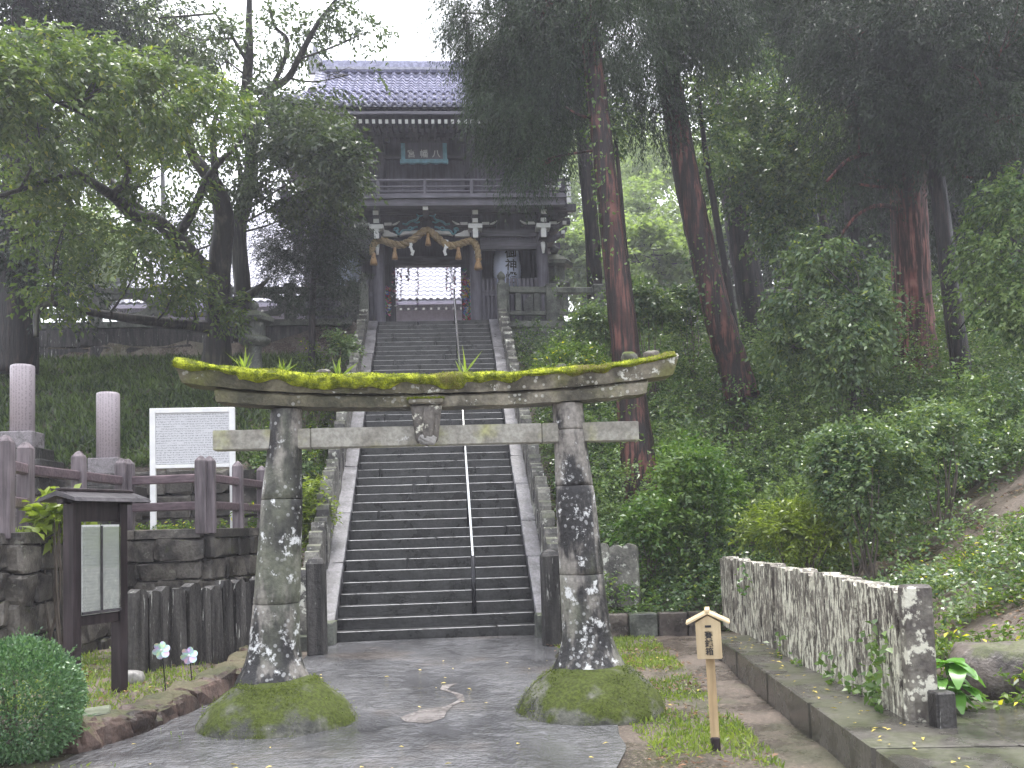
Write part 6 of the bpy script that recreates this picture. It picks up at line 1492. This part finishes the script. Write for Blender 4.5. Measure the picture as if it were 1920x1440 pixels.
# clipped bush, bottom left
c = U(35, 1345, 7.0); o = thing('clipped_bush', 'clipped round boxwood bush at the lower left corner', 'bush', (c[0], c[1], 0))
r = np.array([.46, .42, .46]); cc_ = np.array([c[0], c[1], .42])
d = rdir(17000); rr = rng.random(17000)**(1/7); p_ = cc_+d*r*rr[:, None]*(1+qnoise(d, 2.2)[:, None]*.05+qnoise(d, 7.0)[:, None]*.05); p_[:, 2] = np.maximum(p_[:, 2], .03)
D_ = nz(d+np.array([0, 0, .5])+rng.normal(size=d.shape)*.6)
sp_ = nz(rdir(90)+np.array([0, -.3, .6])); q_ = np.repeat(cc_+sp_*r*.97, 7, 0)+np.repeat(sp_, 7, 0)*np.tile(np.linspace(0, .09, 7), 90)[:, None]
put('shoots', leaves_mesh('shoots', leaf_arrays(q_, nz(np.repeat(sp_, 7, 0)+rng.normal(size=q_.shape)*.7), rdir(len(q_)), rng.uniform(.02, .04, len(q_)), rng.uniform(.01, .018, len(q_)), .1)), M['box'], o, kind='stuff')
put('foliage', leaves_mesh('foliage', leaf_arrays(p_, D_, rdir(17000), rng.uniform(.02, .042, 17000), rng.uniform(.012, .02, 17000), .1)), M['box'], o)
mb = MB()
for k in range(14):
    e = cc_+rdir(1)[0]*r*.75; mb.tube([(c[0], c[1], 0), (cc_+e)/2*(1, 1, .7), e], [.018, .012, .004], 5)
mb.build('stems', M['stem'], o)
# hydrangea by the slab end, with modelled leaves
def big_leaf(c, D_, L, Wd, droop):
    """one broad leaf: 2 x 6 quads, folded and drooping"""
    D_ = np.array(D_, float); D_ /= np.linalg.norm(D_); S = np.cross(D_, (0, 0, 1.)); S /= np.linalg.norm(S); Nn = np.cross(S, D_); vs = []; fs = []; n = 7
    for i in range(n):
        t_ = i/(n-1); w = Wd*math.sin(math.pi*min(1, t_*.92+.04))**.8*(1-.25*t_); p = np.array(c)+D_*L*t_-np.array([0, 0, 1.])*droop*L*t_*t_
        vs += [p+S*w/2+Nn*w*.12, p, p-S*w/2+Nn*w*.12]
    for i in range(n-1):
        a_ = i*3; fs += [(a_, a_+1, a_+4, a_+3), (a_+1, a_+2, a_+5, a_+4)]
    return vs, fs
c = U(1782, 1272, 6.55); o = thing('hydrangea', 'broad-leaved green plant beside the near end of the lichen slabs', 'plant', (c[0], c[1], .25))
mb = MB()
for k in range(5): mb.tube([(c[0]+.02*k, c[1]+.1, .2), c+rng.normal(size=3)*.05], [.009, .006], 5)
mb.build('stems', M['greenstem'], o)
for k in range(30):
    az = rng.uniform(math.pi*.9, math.pi*2.1) if k < 18 else rng.uniform(0, 6.28); st_ = c+np.array([rng.uniform(-.1, .12), rng.uniform(-.05, .1), rng.uniform(-.12, .14)])
    vs, fs = big_leaf(st_, (math.cos(az), math.sin(az), rng.uniform(-.1, .5)), rng.uniform(.14, .24), rng.uniform(.09, .13), rng.uniform(.3, .8))
    put('leaf', mesh_np('leaf', np.array(vs), fs), M['hydr'], o, smooth=True)
# vine and small plants at the foot of the slabs
for (px, py0, py1, w, n, lab) in ((1640, 1170, 1360, 20, 130, 'climbing vine rising up the near lichen slabs'), (1602, 1270, 1330, 20, 40, 'small leafy sprig on the ledge left of the vine'), (1555, 1225, 1280, 18, 30, 'leafy sprig at the foot of the middle lichen slabs'), (1490, 1235, 1258, 12, 22, 'tiny green tuft on the ledge below the slabs'), (1460, 1190, 1240, 14, 26, 'thin sprig near the far end of the lichen slabs'), (1395, 1060, 1120, 14, 30, 'ivy sprig hanging over the farthest lichen slab')):
    wn_ = np.array([-(sb-sa)[1], (sb-sa)[0]])/np.linalg.norm(sb-sa); wn_ = wn_ if wn_[0] < 0 else -wn_; pos = []
    for _ in range(n):
        t_ = rng.random(); q_ = ray(px+rng.normal()*w*.6, py0+(py1-py0)*t_); off = .1+rng.uniform(0, .07)
        pos.append(CO+q_*((sa @ wn_+off)-CO[:2] @ wn_)/(q_[:2] @ wn_))
    pos = np.array(pos); D_ = nz(rng.normal(size=pos.shape)*.6+np.array([-.4, -.5, .1])); b = pos.mean(0); b[2] = .25
    put('vine' if n > 100 else 'creeper', leaves_mesh('vine', leaf_arrays(pos, D_, np.array([-.4, -.6, .6])+rng.normal(size=pos.shape)*.4, rng.uniform(.04, .085, len(pos)), rng.uniform(.028, .055, len(pos)))), M['ivy'], label=lab, cat='plant', loc=b)
# ------------------------------------------------------------------ rain haze
mb = MB(); mb.box((1, 39, 14), (150, 112, 31)); hz = mb.build('haze', None, kind='stuff')
t = NT('rain_haze'); v = t.n('VolumePrincipled', {'Color': (.88, .88, .98, 1), 'Density': .0017, 'Anisotropy': .3}); t.t.links.new(v.outputs[0], t.out.inputs['Volume']); hz.data.materials.append(t.m)
